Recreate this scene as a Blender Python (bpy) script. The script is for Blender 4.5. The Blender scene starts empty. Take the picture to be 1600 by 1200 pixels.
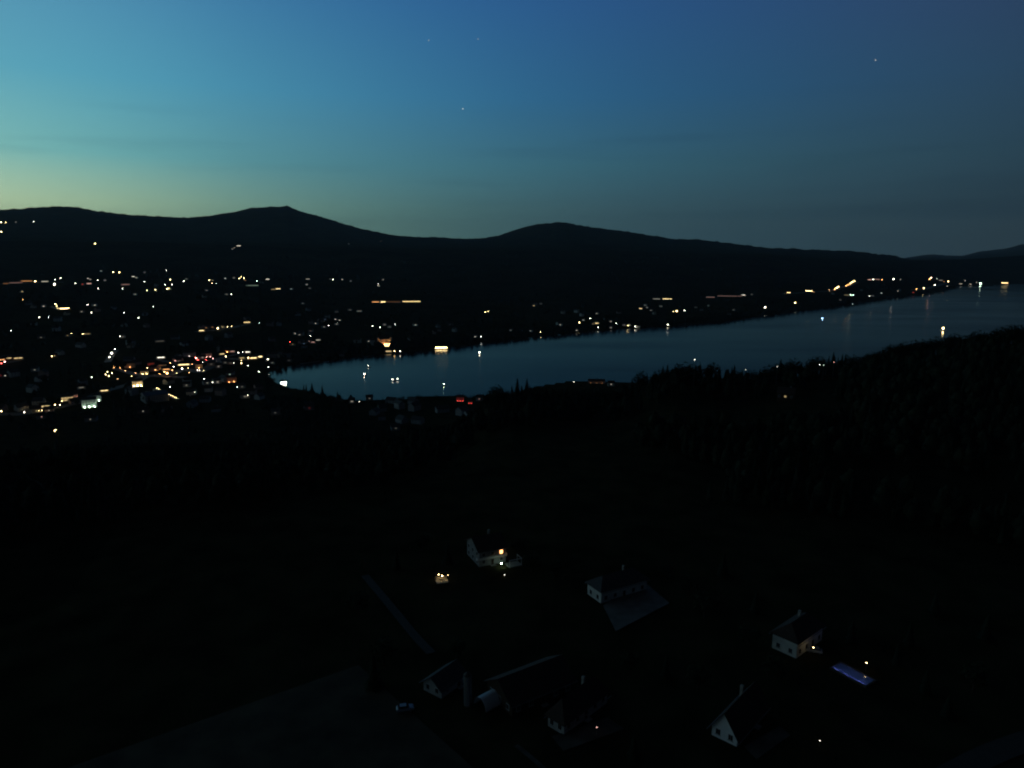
import bpy, math, random
import numpy as np
random.seed(7)
RNG = np.random.default_rng(11)
S = bpy.context.scene
C = S.collection
R = math.radians
CAMZ = 220.0
F = 1085.0            # focal length in pixels of a 1600 px wide frame
PITCH = math.atan((600 - 402) / F)
W0 = 110.0            # height of the near plateau above the lake

# ------------------------------------------------------------------ camera
cam = bpy.data.cameras.new('camera'); cam_o = bpy.data.objects.new('camera', cam); C.objects.link(cam_o)
cam.sensor_width = 36; cam.lens = 36 * F / 1600
cam.clip_start = 1; cam.clip_end = 90000
cam_o.location = (0, 0, CAMZ); cam_o.rotation_euler = (math.pi / 2 - PITCH, 0, 0)
S.camera = cam_o
S.view_settings.view_transform = 'Standard'; S.view_settings.look = 'None'
S.view_settings.exposure = 0; S.view_settings.gamma = 1
S.cycles.filter_width = 2.1; S.cycles.use_denoising = True
S.cycles.sample_clamp_indirect = 4
S.cycles.max_bounces = 5; S.cycles.volume_bounces = 0
S.cycles.diffuse_bounces = 2; S.cycles.glossy_bounces = 3

cp, sp_ = math.cos(PITCH), math.sin(PITCH)
def ray(x, y):
    """direction of a photo pixel as (azimuth, tangent of elevation)"""
    a = (x - 800) / F; b = (600 - y) / F
    dx, dy, dz = a, cp + b * sp_, -sp_ + b * cp
    return math.atan2(dx, dy), dz / math.hypot(dx, dy)
def z_at(x, y, r): return CAMZ + ray(x, y)[1] * r
def r_water(x, y): return -CAMZ / ray(x, y)[1]

# ------------------------------------------------------------------ terrain
def table(pts):
    a = sorted(pts); return np.array([p[0] for p in a]), np.array([p[1] for p in a])
def T(tab, az): return np.interp(az, tab[0], tab[1])

far_shore_px = [(415, 584), (430, 578), (455, 571), (470, 568), (500, 564), (545, 557), (600, 553), (640, 550), (690, 544), (760, 535), (845, 525),
                (950, 516), (1043, 510), (1120, 503), (1200, 493), (1300, 481), (1345, 473), (1440, 461), (1480, 454), (1500, 447), (1560, 446), (1600, 443)]
near_shore_px = [(415, 584.2), (432, 600), (455, 609), (490, 614), (515, 624), (560, 629), (600, 628), (650, 623), (700, 622), (750, 622), (800, 616)]
RF = table([(ray(*p)[0], r_water(*p)) for p in far_shore_px] + [(R(-180), 900), (R(-30), 1000), (R(41), 7200), (R(52), 7800), (R(75), 4500), (R(180), 900)])
a415 = ray(415, 584)[0]
RN = table([(ray(*p)[0], r_water(*p)) for p in near_shore_px] + [(R(-180), 900), (R(-30), 1000), (ray(840, 606)[0], r_water(840, 606)), (ray(885, 598.5)[0], r_water(885, 598.5)), (ray(965, 598.5)[0], r_water(965, 598.5)), (ray(1020, 602)[0], r_water(1020, 603)), (ray(1100, 600)[0], 1000), (R(30), 980), (R(45), 900), (R(75), 900), (R(180), 900)])
# ridge of the near plateau: canopy line of the photo minus the height of the trees
canopy_px = [(-200, 700), (0, 700), (400, 700), (500, 690), (600, 680), (700, 668), (730, 640), (760, 616), (800, 604), (850, 605), (900, 608), (960, 606), (985, 598), (1000, 592), (1030, 582), (1060, 574), (1120, 577),
             (1150, 580), (1200, 577), (1240, 568), (1300, 564), (1340, 561), (1360, 549), (1400, 542), (1440, 534), (1480, 529), (1520, 521), (1560, 515), (1600, 511), (1700, 503), (1900, 500)]
CX = table(canopy_px)
def canopy_y(x): return float(np.interp(x, CX[0], CX[1]))
R2 = table([(R(-180), 420), (ray(600, 680)[0], 420), (ray(730, 640)[0], 540), (ray(900, 605)[0], 600), (ray(1100, 570)[0], 640), (ray(1300, 560)[0], 700), (ray(1600, 510)[0], 760), (R(180), 760)])
def _z2(x, y):
    az, t = ray(x, y); r = float(T(R2, az)); return az, CAMZ + t * r - (12 if x > 740 else 10)
Z2 = table([_z2(x, y) for x, y in canopy_px] + [(R(-180), 70), (R(180), 130)])

mid_px = [(-300, 436, 4000), (0, 430, 4000), (200, 428, 4000), (400, 430, 4100), (600, 432, 4300), (700, 445, 3900), (800, 458, 3500), (1000, 456, 3700), (1100, 455, 4000), (1200, 450, 4300), (1330, 433, 5500),
          (1450, 430, 7200), (1520, 436, 8000), (1600, 438, 8200), (1800, 438, 8600)]
MR = table([(ray(x, y)[0], r) for x, y, r in mid_px]); MZ = table([(ray(x, y)[0], z_at(x, y, r)) for x, y, r in mid_px])
b_px = [(-300, 372, 5500), (0, 376, 5500), (200, 378, 5500), (400, 384, 5600), (600, 388, 5700), (800, 391, 5800), (1000, 394, 6000), (1200, 399, 6600), (1330, 408, 7600), (1420, 408, 8700), (1500, 405, 9600), (1600, 399, 9900), (1800, 396, 9900)]
BR = table([(ray(x, y)[0], r) for x, y, r in b_px]); BZ = table([(ray(x, y)[0], z_at(x, y, r)) for x, y, r in b_px])
sky_px = [(-400, 345), (-200, 322), (-100, 332), (0, 330), (30, 329), (60, 326), (85, 325), (120, 326), (150, 332), (200, 337), (290, 342.5), (330, 339), (368, 333), (392, 326.5), (405, 326), (420, 325), (448, 324), (458, 328.5), (472, 332.5), (500, 340), (530, 349), (560, 358), (600, 366),
          (640, 371), (680, 371.5), (720, 374), (750, 373), (780, 369), (800, 362), (828, 353.5), (850, 350.5), (862, 350), (868, 348), (884, 348.5), (897, 352), (920, 356), (960, 361), (1000, 366), (1040, 372), (1052, 375), (1100, 376), (1140, 381),
          (1200, 388), (1230, 389), (1270, 391), (1340, 393), (1370, 397), (1400, 401), (1425, 407), (1500, 412), (1800, 412)]
AR = 11500.0
AZ = table([(ray(x, y)[0], z_at(x, y, AR)) for x, y in sky_px])
f_px = [(-400, 420), (1300, 420), (1380, 410), (1420, 402), (1440, 399), (1460, 397.5), (1480, 399), (1505, 399.5), (1530, 393), (1550, 391), (1572, 388), (1600, 381), (1680, 372), (1900, 370)]
FR = 30000.0
FZ = table([(ray(x, y)[0], z_at(x, y, FR)) for x, y in f_px])

def vnoise(x, y, seed=0):
    xi = np.floor(x); yi = np.floor(y); xf = x - xi; yf = y - yi
    def h(a, b):
        n = np.sin(a * 127.1 + b * 311.7 + seed * 74.7) * 43758.5453; return n - np.floor(n)
    u = xf * xf * (3 - 2 * xf); v = yf * yf * (3 - 2 * yf)
    return (h(xi, yi) * (1 - u) + h(xi + 1, yi) * u) * (1 - v) + (h(xi, yi + 1) * (1 - u) + h(xi + 1, yi + 1) * u) * v
def fbm(x, y, o=4, seed=0):
    s = 0; a = 1; t = 0
    for k in range(o):
        s = s + a * vnoise(x * 2 ** k, y * 2 ** k, seed + k); t += a; a *= .5
    return s / t - .5
def sstep(a, b, x):
    t = np.clip((x - a) / (b - a), 0, 1); return t * t * (3 - 2 * t)

def height(x, y):
    x = np.asarray(x, float); y = np.asarray(y, float)
    r = np.hypot(x, y); az = np.arctan2(x, y)
    rn, rf = T(RN, az), T(RF, az); r2, z2 = T(R2, az), T(Z2, az)
    und = fbm(x / 260, y / 260, 2, 3) * 9
    # near side
    zp = W0 + und * sstep(60, 300, r)
    zr = zp + (z2 - zp) * sstep(300, r2 * 1.0, r)
    toe = np.minimum(rn - 40, np.where(az < R(-2), 840., 890.))
    zt = 4.0
    fall = zr + (zt - z2) * np.clip((r - r2) / np.maximum(toe - r2, 60), 0, 1)
    near = np.where(r < r2, zr, np.maximum(fall, zt))
    near = near + (fbm(x / 90, y / 90, 3, 5) * 8) * sstep(380, 480, r) * (1 - sstep(toe - 60, toe, r))
    # far side
    mr, mz, br, bz, azz, fz = T(MR, az), T(MZ, az), T(BR, az), T(BZ, az), T(AZ, az), T(FZ, az)
    def seg(a, b, za, zb): return za + (zb - za) * np.clip((r - a) / np.maximum(b - a, 1), 0, 1)
    s0 = np.where(az < a415, 1000., rf)
    far = np.select([r < s0 + 60, r < mr, r < br, r < AR, r < 14500, r < FR],
                    [seg(s0, s0 + 60, 0.3, 4.0), seg(s0 + 60, mr, 4.0, mz), seg(mr, br, mz, bz), bz + (azz - bz) * sstep(0, 1, (r - br) / (AR - br)) ** 1.15,
                     seg(AR, 14500, azz, 150.), seg(14500, FR, 150., fz)], seg(FR, 34000, fz, 0.))
    hill = sstep(60, 900, r - s0)
    far = far + fbm(x / 420, y / 420, 2, 9) * 16 * hill * (1 - .6 * sstep(6500, 9000, r)) * (1 - .8 * sstep(-300, 0, r - mr) * (1 - sstep(0, 300, r - mr)))
    far = far + fbm(x / 1500, y / 1500, 4, 12) * 70 * sstep(200, 1500, r - br) * (1 - sstep(AR - 1500, AR - 500, r)) * (bz < azz)
    far = far + fbm(x / 260, y / 260, 2, 15) * 18 * sstep(br - 300, br + 1500, r) + fbm(x / 900, y / 900, 4, 19) * 120 * sstep(15500, 17000, r) * (1 - sstep(19500, 21500, r))
    far = far + fbm(x / 75, y / 75, 3, 51) * 55 * sstep(AR - 900, AR, r) * (1 - sstep(AR, AR + 900, r)) + fbm(x / 110, y / 110, 2, 53) * 40 * sstep(FR - 1500, FR, r)
    mid = .5 * (rn + rf)
    z = np.where(r < np.where(az < a415, 920., mid), near, np.maximum(far, -5))
    inl = (r > rn) & (r < rf)
    dep = np.minimum(r - rn, rf - r)
    return np.where(inl, -0.2 - 9 * sstep(0, 60, dep), z)
def H(x, y): return float(height(x, y))
def hit(x, y, h=0.0, rmin=80, rmax=24000):
    """where the sight line of a photo pixel comes down to h metres above the ground"""
    az, t = ray(x, y)
    rr = np.geomspace(rmin, rmax, 2600); xs, ys = rr * math.sin(az), rr * math.cos(az)
    d = CAMZ + t * rr - (np.maximum(height(xs, ys), 0.0) + h)
    k = int(np.argmax(d < 0))
    if d[k] >= 0: return None
    if k > 0:
        u = d[k - 1] / (d[k - 1] - d[k]); r = rr[k - 1] + u * (rr[k] - rr[k - 1])
    else: r = rr[0]
    return r * math.sin(az), r * math.cos(az), r

# ------------------------------------------------------------------ materials
def mat(name, col, rough=.85, noise=0, scale=.4, metal=0, spec=.3, bump=0):
    m = bpy.data.materials.new(name); m.use_nodes = True; n = m.node_tree.nodes; l = m.node_tree.links
    p = n['Principled BSDF']; p.inputs['Base Color'].default_value = (*col, 1); p.inputs['Roughness'].default_value = rough
    p.inputs['Metallic'].default_value = metal; p.inputs['Specular IOR Level'].default_value = spec
    if noise:
        tc = n.new('ShaderNodeTexCoord'); t = n.new('ShaderNodeTexNoise'); t.inputs['Scale'].default_value = scale; t.inputs['Detail'].default_value = 5
        l.new(tc.outputs['Object'], t.inputs['Vector'])
        r = n.new('ShaderNodeValToRGB'); l.new(t.outputs['Fac'], r.inputs['Fac'])
        r.color_ramp.elements[0].position = .3; r.color_ramp.elements[1].position = .7
        r.color_ramp.elements[0].color = (*[c * (1 - noise) for c in col], 1); r.color_ramp.elements[1].color = (*[min(1, c * (1 + noise)) for c in col], 1)
        l.new(r.outputs['Color'], p.inputs['Base Color'])
        if bump:
            b = n.new('ShaderNodeBump'); b.inputs['Strength'].default_value = bump; b.inputs['Distance'].default_value = .3
            l.new(t.outputs['Fac'], b.inputs['Height']); l.new(b.outputs['Normal'], p.inputs['Normal'])
    return m
M = dict(
    plaster=mat('pale_plaster', (.62, .64, .62), .9, .12, .5), cream=mat('cream_plaster', (.55, .5, .42), .9, .12, .5), greyp=mat('grey_plaster', (.34, .35, .36), .9, .15, .5),
    rose=mat('rose_plaster', (.5, .33, .28), .9, .12, .5),
    roof=mat('brown_roof_tiles', (.05, .035, .03), .85, .3, 2), roofg=mat('grey_roof_tiles', (.06, .06, .065), .8, .3, 2), glass=mat('window_glass', (.02, .025, .03), .15, spec=.6),
    wood=mat('dark_wood', (.05, .032, .02), .8, .3, 3), rail=mat('white_painted_rail', (.7, .7, .72), .6), metal=mat('galvanised_metal', (.25, .26, .27), .5, .2, 3, metal=.6),
    asphalt=mat('asphalt', (.042, .041, .038), .9, .2, 1), worn=mat('worn_gravel', (.07, .068, .06), .95, .5, .25), gravel=mat('pale_gravel', (.17, .165, .155), .95, .2, 1.2), field=mat('stubble_field', (.046, .037, .022), .95, .6, .12),
    leaf=mat('conifer_needles', (.017, .026, .015), .95, .4, .6, spec=.1), leafb=mat('broad_leaves', (.022, .034, .016), .95, .4, .6, spec=.1), bark=mat('bark', (.05, .035, .025), .95, .3, 4),
    conc=mat('concrete', (.3, .3, .29), .9, .2, 1), hull=mat('white_hull', (.7, .72, .75), .4), paint=mat('pale_car_paint', (.3, .36, .45), .35, metal=.2), dark=mat('dark_rubber', (.02, .02, .02), .8),
    slat=mat('solar_panel', (.02, .03, .06), .25))
EM = {}
COLS = dict(w=(1, .9, .72), y=(1, .72, .32), o=(1, .42, .14), r=(1, .08, .06), g=(.72, 1, .75), b=(.35, .6, 1), p=(1, .55, .45))
def emit(c, s):
    s = float('%.2g' % s); k = (c, s)
    if k not in EM:
        m = bpy.data.materials.new('lit_' + dict(w='white', y='warm', o='orange', r='red', g='greenish', b='blue', p='pink')[c]); m.use_nodes = True
        n = m.node_tree.nodes; n.clear(); e = n.new('ShaderNodeEmission'); o = n.new('ShaderNodeOutputMaterial')
        e.inputs['Color'].default_value = (*COLS[c], 1); e.inputs['Strength'].default_value = s; m.node_tree.links.new(e.outputs[0], o.inputs[0]); EM[k] = m
    return EM[k]

# ------------------------------------------------------------------ mesh helpers
class MB:
    def __init__(s): s.v = []; s.f = []
    def add(s, vs, fs):
        o = len(s.v); s.v += [tuple(p) for p in vs]; s.f += [tuple(i + o for i in f) for f in fs]; return s
    def box(s, x0, x1, y0, y1, z0, z1):
        return s.add([(x0, y0, z0), (x1, y0, z0), (x1, y1, z0), (x0, y1, z0), (x0, y0, z1), (x1, y0, z1), (x1, y1, z1), (x0, y1, z1)],
                     [(0, 3, 2, 1), (4, 5, 6, 7), (0, 1, 5, 4), (1, 2, 6, 5), (2, 3, 7, 6), (3, 0, 4, 7)])
    def cyl(s, x, y, z0, z1, r0, r1=None, n=8):
        r1 = r0 if r1 is None else r1
        vs = [(x + r0 * math.cos(2 * math.pi * k / n), y + r0 * math.sin(2 * math.pi * k / n), z0) for k in range(n)] + \
             [(x + r1 * math.cos(2 * math.pi * k / n), y + r1 * math.sin(2 * math.pi * k / n), z1) for k in range(n)]
        return s.add(vs, [(k, (k + 1) % n, n + (k + 1) % n, n + k) for k in range(n)] + [tuple(range(n - 1, -1, -1)), tuple(range(n, 2 * n))])
    def ball(s, x, y, z, r, sz=1, n=8, m=5):
        vs = [(x, y, z - r * sz)]
        for j in range(1, m):
            t = -math.pi / 2 + math.pi * j / m
            for k in range(n): vs.append((x + r * math.cos(t) * math.cos(2 * math.pi * k / n), y + r * math.cos(t) * math.sin(2 * math.pi * k / n), z + r * sz * math.sin(t)))
        vs.append((x, y, z + r * sz)); fs = []
        for k in range(n): fs.append((0, 1 + (k + 1) % n, 1 + k)); fs.append((len(vs) - 1, 1 + (m - 2) * n + k, 1 + (m - 2) * n + (k + 1) % n))
        for j in range(m - 2):
            for k in range(n): a = 1 + j * n; fs.append((a + k, a + (k + 1) % n, a + n + (k + 1) % n, a + n + k))
        return s.add(vs, fs)
    def build(s, name, m, parent=None):
        me = bpy.data.meshes.new(name); me.from_pydata(s.v, [], s.f); me.materials.append(m)
        o = bpy.data.objects.new(name, me); C.objects.link(o); o.parent = parent; return o
def tag(o, label=None, cat=None, group=None, kind=None):
    for k, v in (('label', label), ('category', cat), ('group', group), ('kind', kind)):
        if v: o[k] = v
    return o
def empty(name, loc, rz, label, cat, group=None):
    o = bpy.data.objects.new(name, None); C.objects.link(o); o.location = loc; o.rotation_euler = (0, 0, rz); o.empty_display_size = .5
    return tag(o, label, cat, group)
def dup(root, loc, rz, scale=(1, 1, 1), label=None, group=None):
    r = root.copy(); C.objects.link(r); r.location = loc; r.rotation_euler = (0, 0, rz); r.scale = scale
    if label: r['label'] = label
    if group: r['group'] = group
    for ch in list(root.children):
        c = ch.copy(); C.objects.link(c); c.parent = r
        for g in ch.children:
            d = g.copy(); C.objects.link(d); d.parent = c
    return r

# ------------------------------------------------------------------ the ground sheet
def np_mesh(name, V, Fq, m, smooth=False):
    me = bpy.data.meshes.new(name); nF, k = Fq.shape
    me.vertices.add(len(V)); me.vertices.foreach_set('co', V.astype(np.float32).ravel())
    me.loops.add(nF * k); me.loops.foreach_set('vertex_index', Fq.astype(np.int32).ravel())
    me.polygons.add(nF); me.polygons.foreach_set('loop_start', np.arange(0, nF * k, k, dtype=np.int32)); me.polygons.foreach_set('loop_total', np.full(nF, k, dtype=np.int32))
    if smooth: me.polygons.foreach_set('use_smooth', np.ones(nF, dtype=bool))
    me.materials.append(m); me.update(calc_edges=True)
    o = bpy.data.objects.new(name, me); C.objects.link(o); return o
azs = np.concatenate([np.arange(-180, -48, 3.0), np.arange(-48, 48, .09), np.arange(48, 180, 3.0)]) * math.pi / 180
rs = np.geomspace(12, 34000, 550)
A_, R_ = np.meshgrid(azs, rs); X_ = R_ * np.sin(A_); Y_ = R_ * np.cos(A_); Z_ = height(X_, Y_)
V = np.stack([X_, Y_, Z_], -1).reshape(-1, 3); na, nr = len(azs), len(rs)
ii, jj = np.meshgrid(np.arange(nr - 1), np.arange(na), indexing='ij'); j2 = (jj + 1) % na
Fq = np.stack([ii * na + jj, (ii + 1) * na + jj, (ii + 1) * na + j2, ii * na + j2], -1).reshape(-1, 4)[:, ::-1]
# close the hole under the camera with a fan of quads folded to the centre
V = np.vstack([V, [[0, 0, W0]]]); cen = len(V) - 1
k = np.arange(0, na - 1, 2); fan = np.stack([np.full(len(k), cen), k, k + 1, (k + 2) % na], -1)[:, ::-1]
Fq = np.vstack([Fq, fan])
gm = bpy.data.materials.new('meadow_and_woodland'); gm.use_nodes = True; n = gm.node_tree.nodes; l = gm.node_tree.links; p = n['Principled BSDF']
p.inputs['Roughness'].default_value = 1; p.inputs['Specular IOR Level'].default_value = 0
ge = n.new('ShaderNodeNewGeometry')
v1 = n.new('ShaderNodeTexVoronoi'); v1.inputs['Scale'].default_value = .006; l.new(ge.outputs['Position'], v1.inputs['Vector'])
t1 = n.new('ShaderNodeTexNoise'); t1.inputs['Scale'].default_value = .08; t1.inputs['Detail'].default_value = 8; l.new(ge.outputs['Position'], t1.inputs['Vector'])
r1 = n.new('ShaderNodeValToRGB'); l.new(v1.outputs['Color'], r1.inputs['Fac'])
e = r1.color_ramp.elements; e[0].position = .2; e[0].color = (.024, .026, .013, 1); e[1].position = .8; e[1].color = (.046, .044, .022, 1)
r2_ = n.new('ShaderNodeValToRGB'); l.new(t1.outputs['Fac'], r2_.inputs['Fac']); e = r2_.color_ramp.elements; e[0].position = .3; e[0].color = (.5, .5, .5, 1); e[1].position = .7; e[1].color = (1.3, 1.3, 1.3, 1)
mx = n.new('ShaderNodeMix'); mx.data_type = 'RGBA'; mx.blend_type = 'MULTIPLY'; mx.inputs[0].default_value = 1; l.new(r1.outputs[0], mx.inputs[6]); l.new(r2_.outputs[0], mx.inputs[7]); l.new(mx.outputs[2], p.inputs['Base Color'])
ground = tag(np_mesh('ground', V, Fq, gm, True), kind='structure')

# ------------------------------------------------------------------ the lake
wm = bpy.data.materials.new('lake_water'); wm.use_nodes = True; n = wm.node_tree.nodes; l = wm.node_tree.links; p = n['Principled BSDF']
p.inputs['Base Color'].default_value = (.004, .008, .011, 1); p.inputs['Roughness'].default_value = .13; p.inputs['IOR'].default_value = 1.33; p.inputs['Specular IOR Level'].default_value = .03
ge = n.new('ShaderNodeNewGeometry'); mp = n.new('ShaderNodeMapping'); mp.inputs['Scale'].default_value = (.6, 1.0, 1); l.new(ge.outputs['Position'], mp.inputs['Vector'])
t1 = n.new('ShaderNodeTexNoise'); t1.inputs['Scale'].default_value = .11; t1.inputs['Detail'].default_value = 4; l.new(mp.outputs[0], t1.inputs['Vector'])
b = n.new('ShaderNodeBump'); b.inputs['Strength'].default_value = .5; b.inputs['Distance'].default_value = .35; l.new(t1.outputs['Fac'], b.inputs['Height']); l.new(b.outputs['Normal'], p.inputs['Normal'])
mp2 = n.new('ShaderNodeMapping'); mp2.inputs['Scale'].default_value = (.35, 1, 1); mp2.inputs['Rotation'].default_value = (0, 0, R(-25)); l.new(ge.outputs['Position'], mp2.inputs['Vector'])
t2 = n.new('ShaderNodeTexNoise'); t2.inputs['Scale'].default_value = .004; t2.inputs['Detail'].default_value = 3; l.new(mp2.outputs[0], t2.inputs['Vector'])
mr_ = n.new('ShaderNodeMapRange'); mr_.inputs['From Min'].default_value = .35; mr_.inputs['From Max'].default_value = .65; mr_.inputs['To Min'].default_value = .07; mr_.inputs['To Max'].default_value = .19; l.new(t2.outputs['Fac'], mr_.inputs['Value']); l.new(mr_.outputs[0], p.inputs['Roughness'])
lk = MB(); 
lk.add([(-1200, 500, 0), (9500, 500, 0), (9500, 9500, 0), (-1200, 9500, 0)], [(0, 1, 2, 3)])
lake = tag(lk.build('water', wm), kind='structure')

# ------------------------------------------------------------------ sky
world = bpy.data.worlds.new('World'); S.world = world; world.use_nodes = True
n = world.node_tree.nodes; l = world.node_tree.links; bg = n['Background']
def lin(c): return tuple((v / 255 / 12.92 if v / 255 <= .04045 else ((v / 255 + .055) / 1.055) ** 2.4) for v in c)
tc = n.new('ShaderNodeTexCoord'); sx = n.new('ShaderNodeSeparateXYZ'); l.new(tc.outputs['Generated'], sx.inputs[0])
def math_(op, a, b=None):
    m = n.new('ShaderNodeMath'); m.operation = op
    for i, v in enumerate((a, b)):
        if v is None: continue
        if isinstance(v, (int, float)): m.inputs[i].default_value = v
        else: l.new(v, m.inputs[i])
    return m.outputs[0]
az_ = math_('ARCTAN2', sx.outputs[0], sx.outputs[1]); azn = math_('ADD', math_('DIVIDE', az_, 2 * math.pi), .5)
el = math_('ARCSINE', sx.outputs[2]); eln = math_('MULTIPLY', el, 180 / math.pi)
AZD = [-180, -115, -75, -36.4, -20.2, 0, 20.2, 36.4, 80, 150]
ROWS = [  # elevation in degrees, colours round the compass
    (-1.5, [(10, 12, 18), (100, 110, 80), (235, 225, 160), (215, 225, 166), (122, 160, 132), (64, 94, 100), (50, 74, 84), (46, 62, 74), (14, 18, 26), (8, 10, 14)]),
    (3.8, [(10, 12, 18), (100, 110, 85), (235, 245, 195), (205, 238, 192), (108, 157, 147), (64, 100, 110), (50, 78, 90), (46, 68, 80), (14, 20, 30), (8, 10, 14)]),
    (7.0, [(10, 12, 20), (70, 90, 90), (180, 212, 185), (130, 204, 200), (88, 148, 160), (58, 108, 126), (47, 82, 98), (44, 70, 86), (14, 22, 34), (8, 10, 15)]),
    (12.0, [(9, 11, 20), (50, 75, 90), (110, 160, 175), (98, 178, 198), (72, 144, 176), (44, 100, 142), (40, 80, 112), (44, 70, 94), (14, 22, 36), (8, 10, 16)]),
    (20.0, [(8, 10, 18), (30, 52, 75), (80, 125, 158), (88, 146, 182), (54, 114, 162), (40, 86, 142), (40, 72, 114), (48, 62, 96), (16, 21, 36), (8, 10, 16)]),
    (32.0, [(6, 7, 11), (15, 24, 36), (22, 38, 52), (24, 42, 60), (22, 38, 56), (18, 30, 48), (16, 24, 40), (14, 20, 32), (9, 11, 18), (6, 7, 10)]),
    (60.0, [(5, 6, 7), (10, 12, 15), (13, 16, 20), (13, 16, 20), (12, 15, 20), (11, 14, 18), (10, 12, 16), (8, 10, 13), (6, 7, 9), (5, 5, 7)])]
prev = None
for i, (e0, cols) in enumerate(ROWS):
    r = n.new('ShaderNodeValToRGB'); cr = r.color_ramp; cr.interpolation = 'B_SPLINE'
    while len(cr.elements) < len(cols): cr.elements.new(.5)
    for k, (a, c) in enumerate(zip(AZD, cols)):
        cr.elements[k].position = (a + 180) / 360; 
    for k, (a, c) in enumerate(zip(AZD, cols)): cr.elements[k].color = (*lin(c), 1)
    l.new(azn, r.inputs['Fac'])
    if prev is None: prev = r.outputs[0]
    else:
        mr_ = n.new('ShaderNodeMapRange'); mr_.interpolation_type = 'LINEAR'; mr_.inputs['From Min'].default_value = ROWS[i - 1][0]; mr_.inputs['From Max'].default_value = e0; l.new(eln, mr_.inputs['Value'])
        mx = n.new('ShaderNodeMix'); mx.data_type = 'RGBA'; l.new(mr_.outputs[0], mx.inputs[0]); l.new(prev, mx.inputs[6]); l.new(r.outputs[0], mx.inputs[7]); prev = mx.outputs[2]
# faint flat streaks of cloud low over the hills
mp = n.new('ShaderNodeMapping'); mp.inputs['Scale'].default_value = (2.2, 2.2, 34); mp.inputs['Location'].default_value = (.3, .1, .6); l.new(tc.outputs['Generated'], mp.inputs['Vector'])
cn = n.new('ShaderNodeTexNoise'); cn.inputs['Scale'].default_value = 1.3; cn.inputs['Detail'].default_value = 4; l.new(mp.outputs[0], cn.inputs['Vector'])
c1 = n.new('ShaderNodeMapRange'); c1.inputs['From Min'].default_value = .54; c1.inputs['From Max'].default_value = .72; c1.inputs['To Min'].default_value = 0; c1.inputs['To Max'].default_value = .19; l.new(cn.outputs['Fac'], c1.inputs['Value'])
c2 = n.new('ShaderNodeMapRange'); c2.inputs['From Min'].default_value = 13; c2.inputs['From Max'].default_value = 8; l.new(eln, c2.inputs['Value'])
cf = math_('MULTIPLY', c1.outputs[0], c2.outputs[0])
mx = n.new('ShaderNodeMix'); mx.data_type = 'RGBA'; mx.blend_type = 'MULTIPLY'; l.new(cf, mx.inputs[0]); l.new(prev, mx.inputs[6]); mx.inputs[7].default_value = (.35, .42, .5, 1)
# the physical twilight sky adds its own faint share
ns = n.new('ShaderNodeTexSky'); ns.sky_type = 'NISHITA'; ns.sun_disc = False; ns.sun_elevation = R(-2); ns.sun_rotation = R(-75); ns.air_density = 1; ns.dust_density = 1.5; ns.ozone_density = 3
ad = n.new('ShaderNodeMix'); ad.data_type = 'RGBA'; ad.blend_type = 'ADD'; ad.inputs[0].default_value = .01; l.new(mx.outputs[2], ad.inputs[6]); l.new(ns.outputs[0], ad.inputs[7])
l.new(ad.outputs[2], bg.inputs['Color']); bg.inputs['Strength'].default_value = 1.05
world.cycles.sampling_method = 'MANUAL'; world.cycles.sample_map_resolution = 512
sl = bpy.data.lights.new('twilight', 'SUN'); sl.energy = .045; sl.angle = R(60); sl.color = (.75, .95, 1)
so = bpy.data.objects.new('twilight', sl); C.objects.link(so); so.rotation_euler = (R(80), 0, R(-90))

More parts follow.
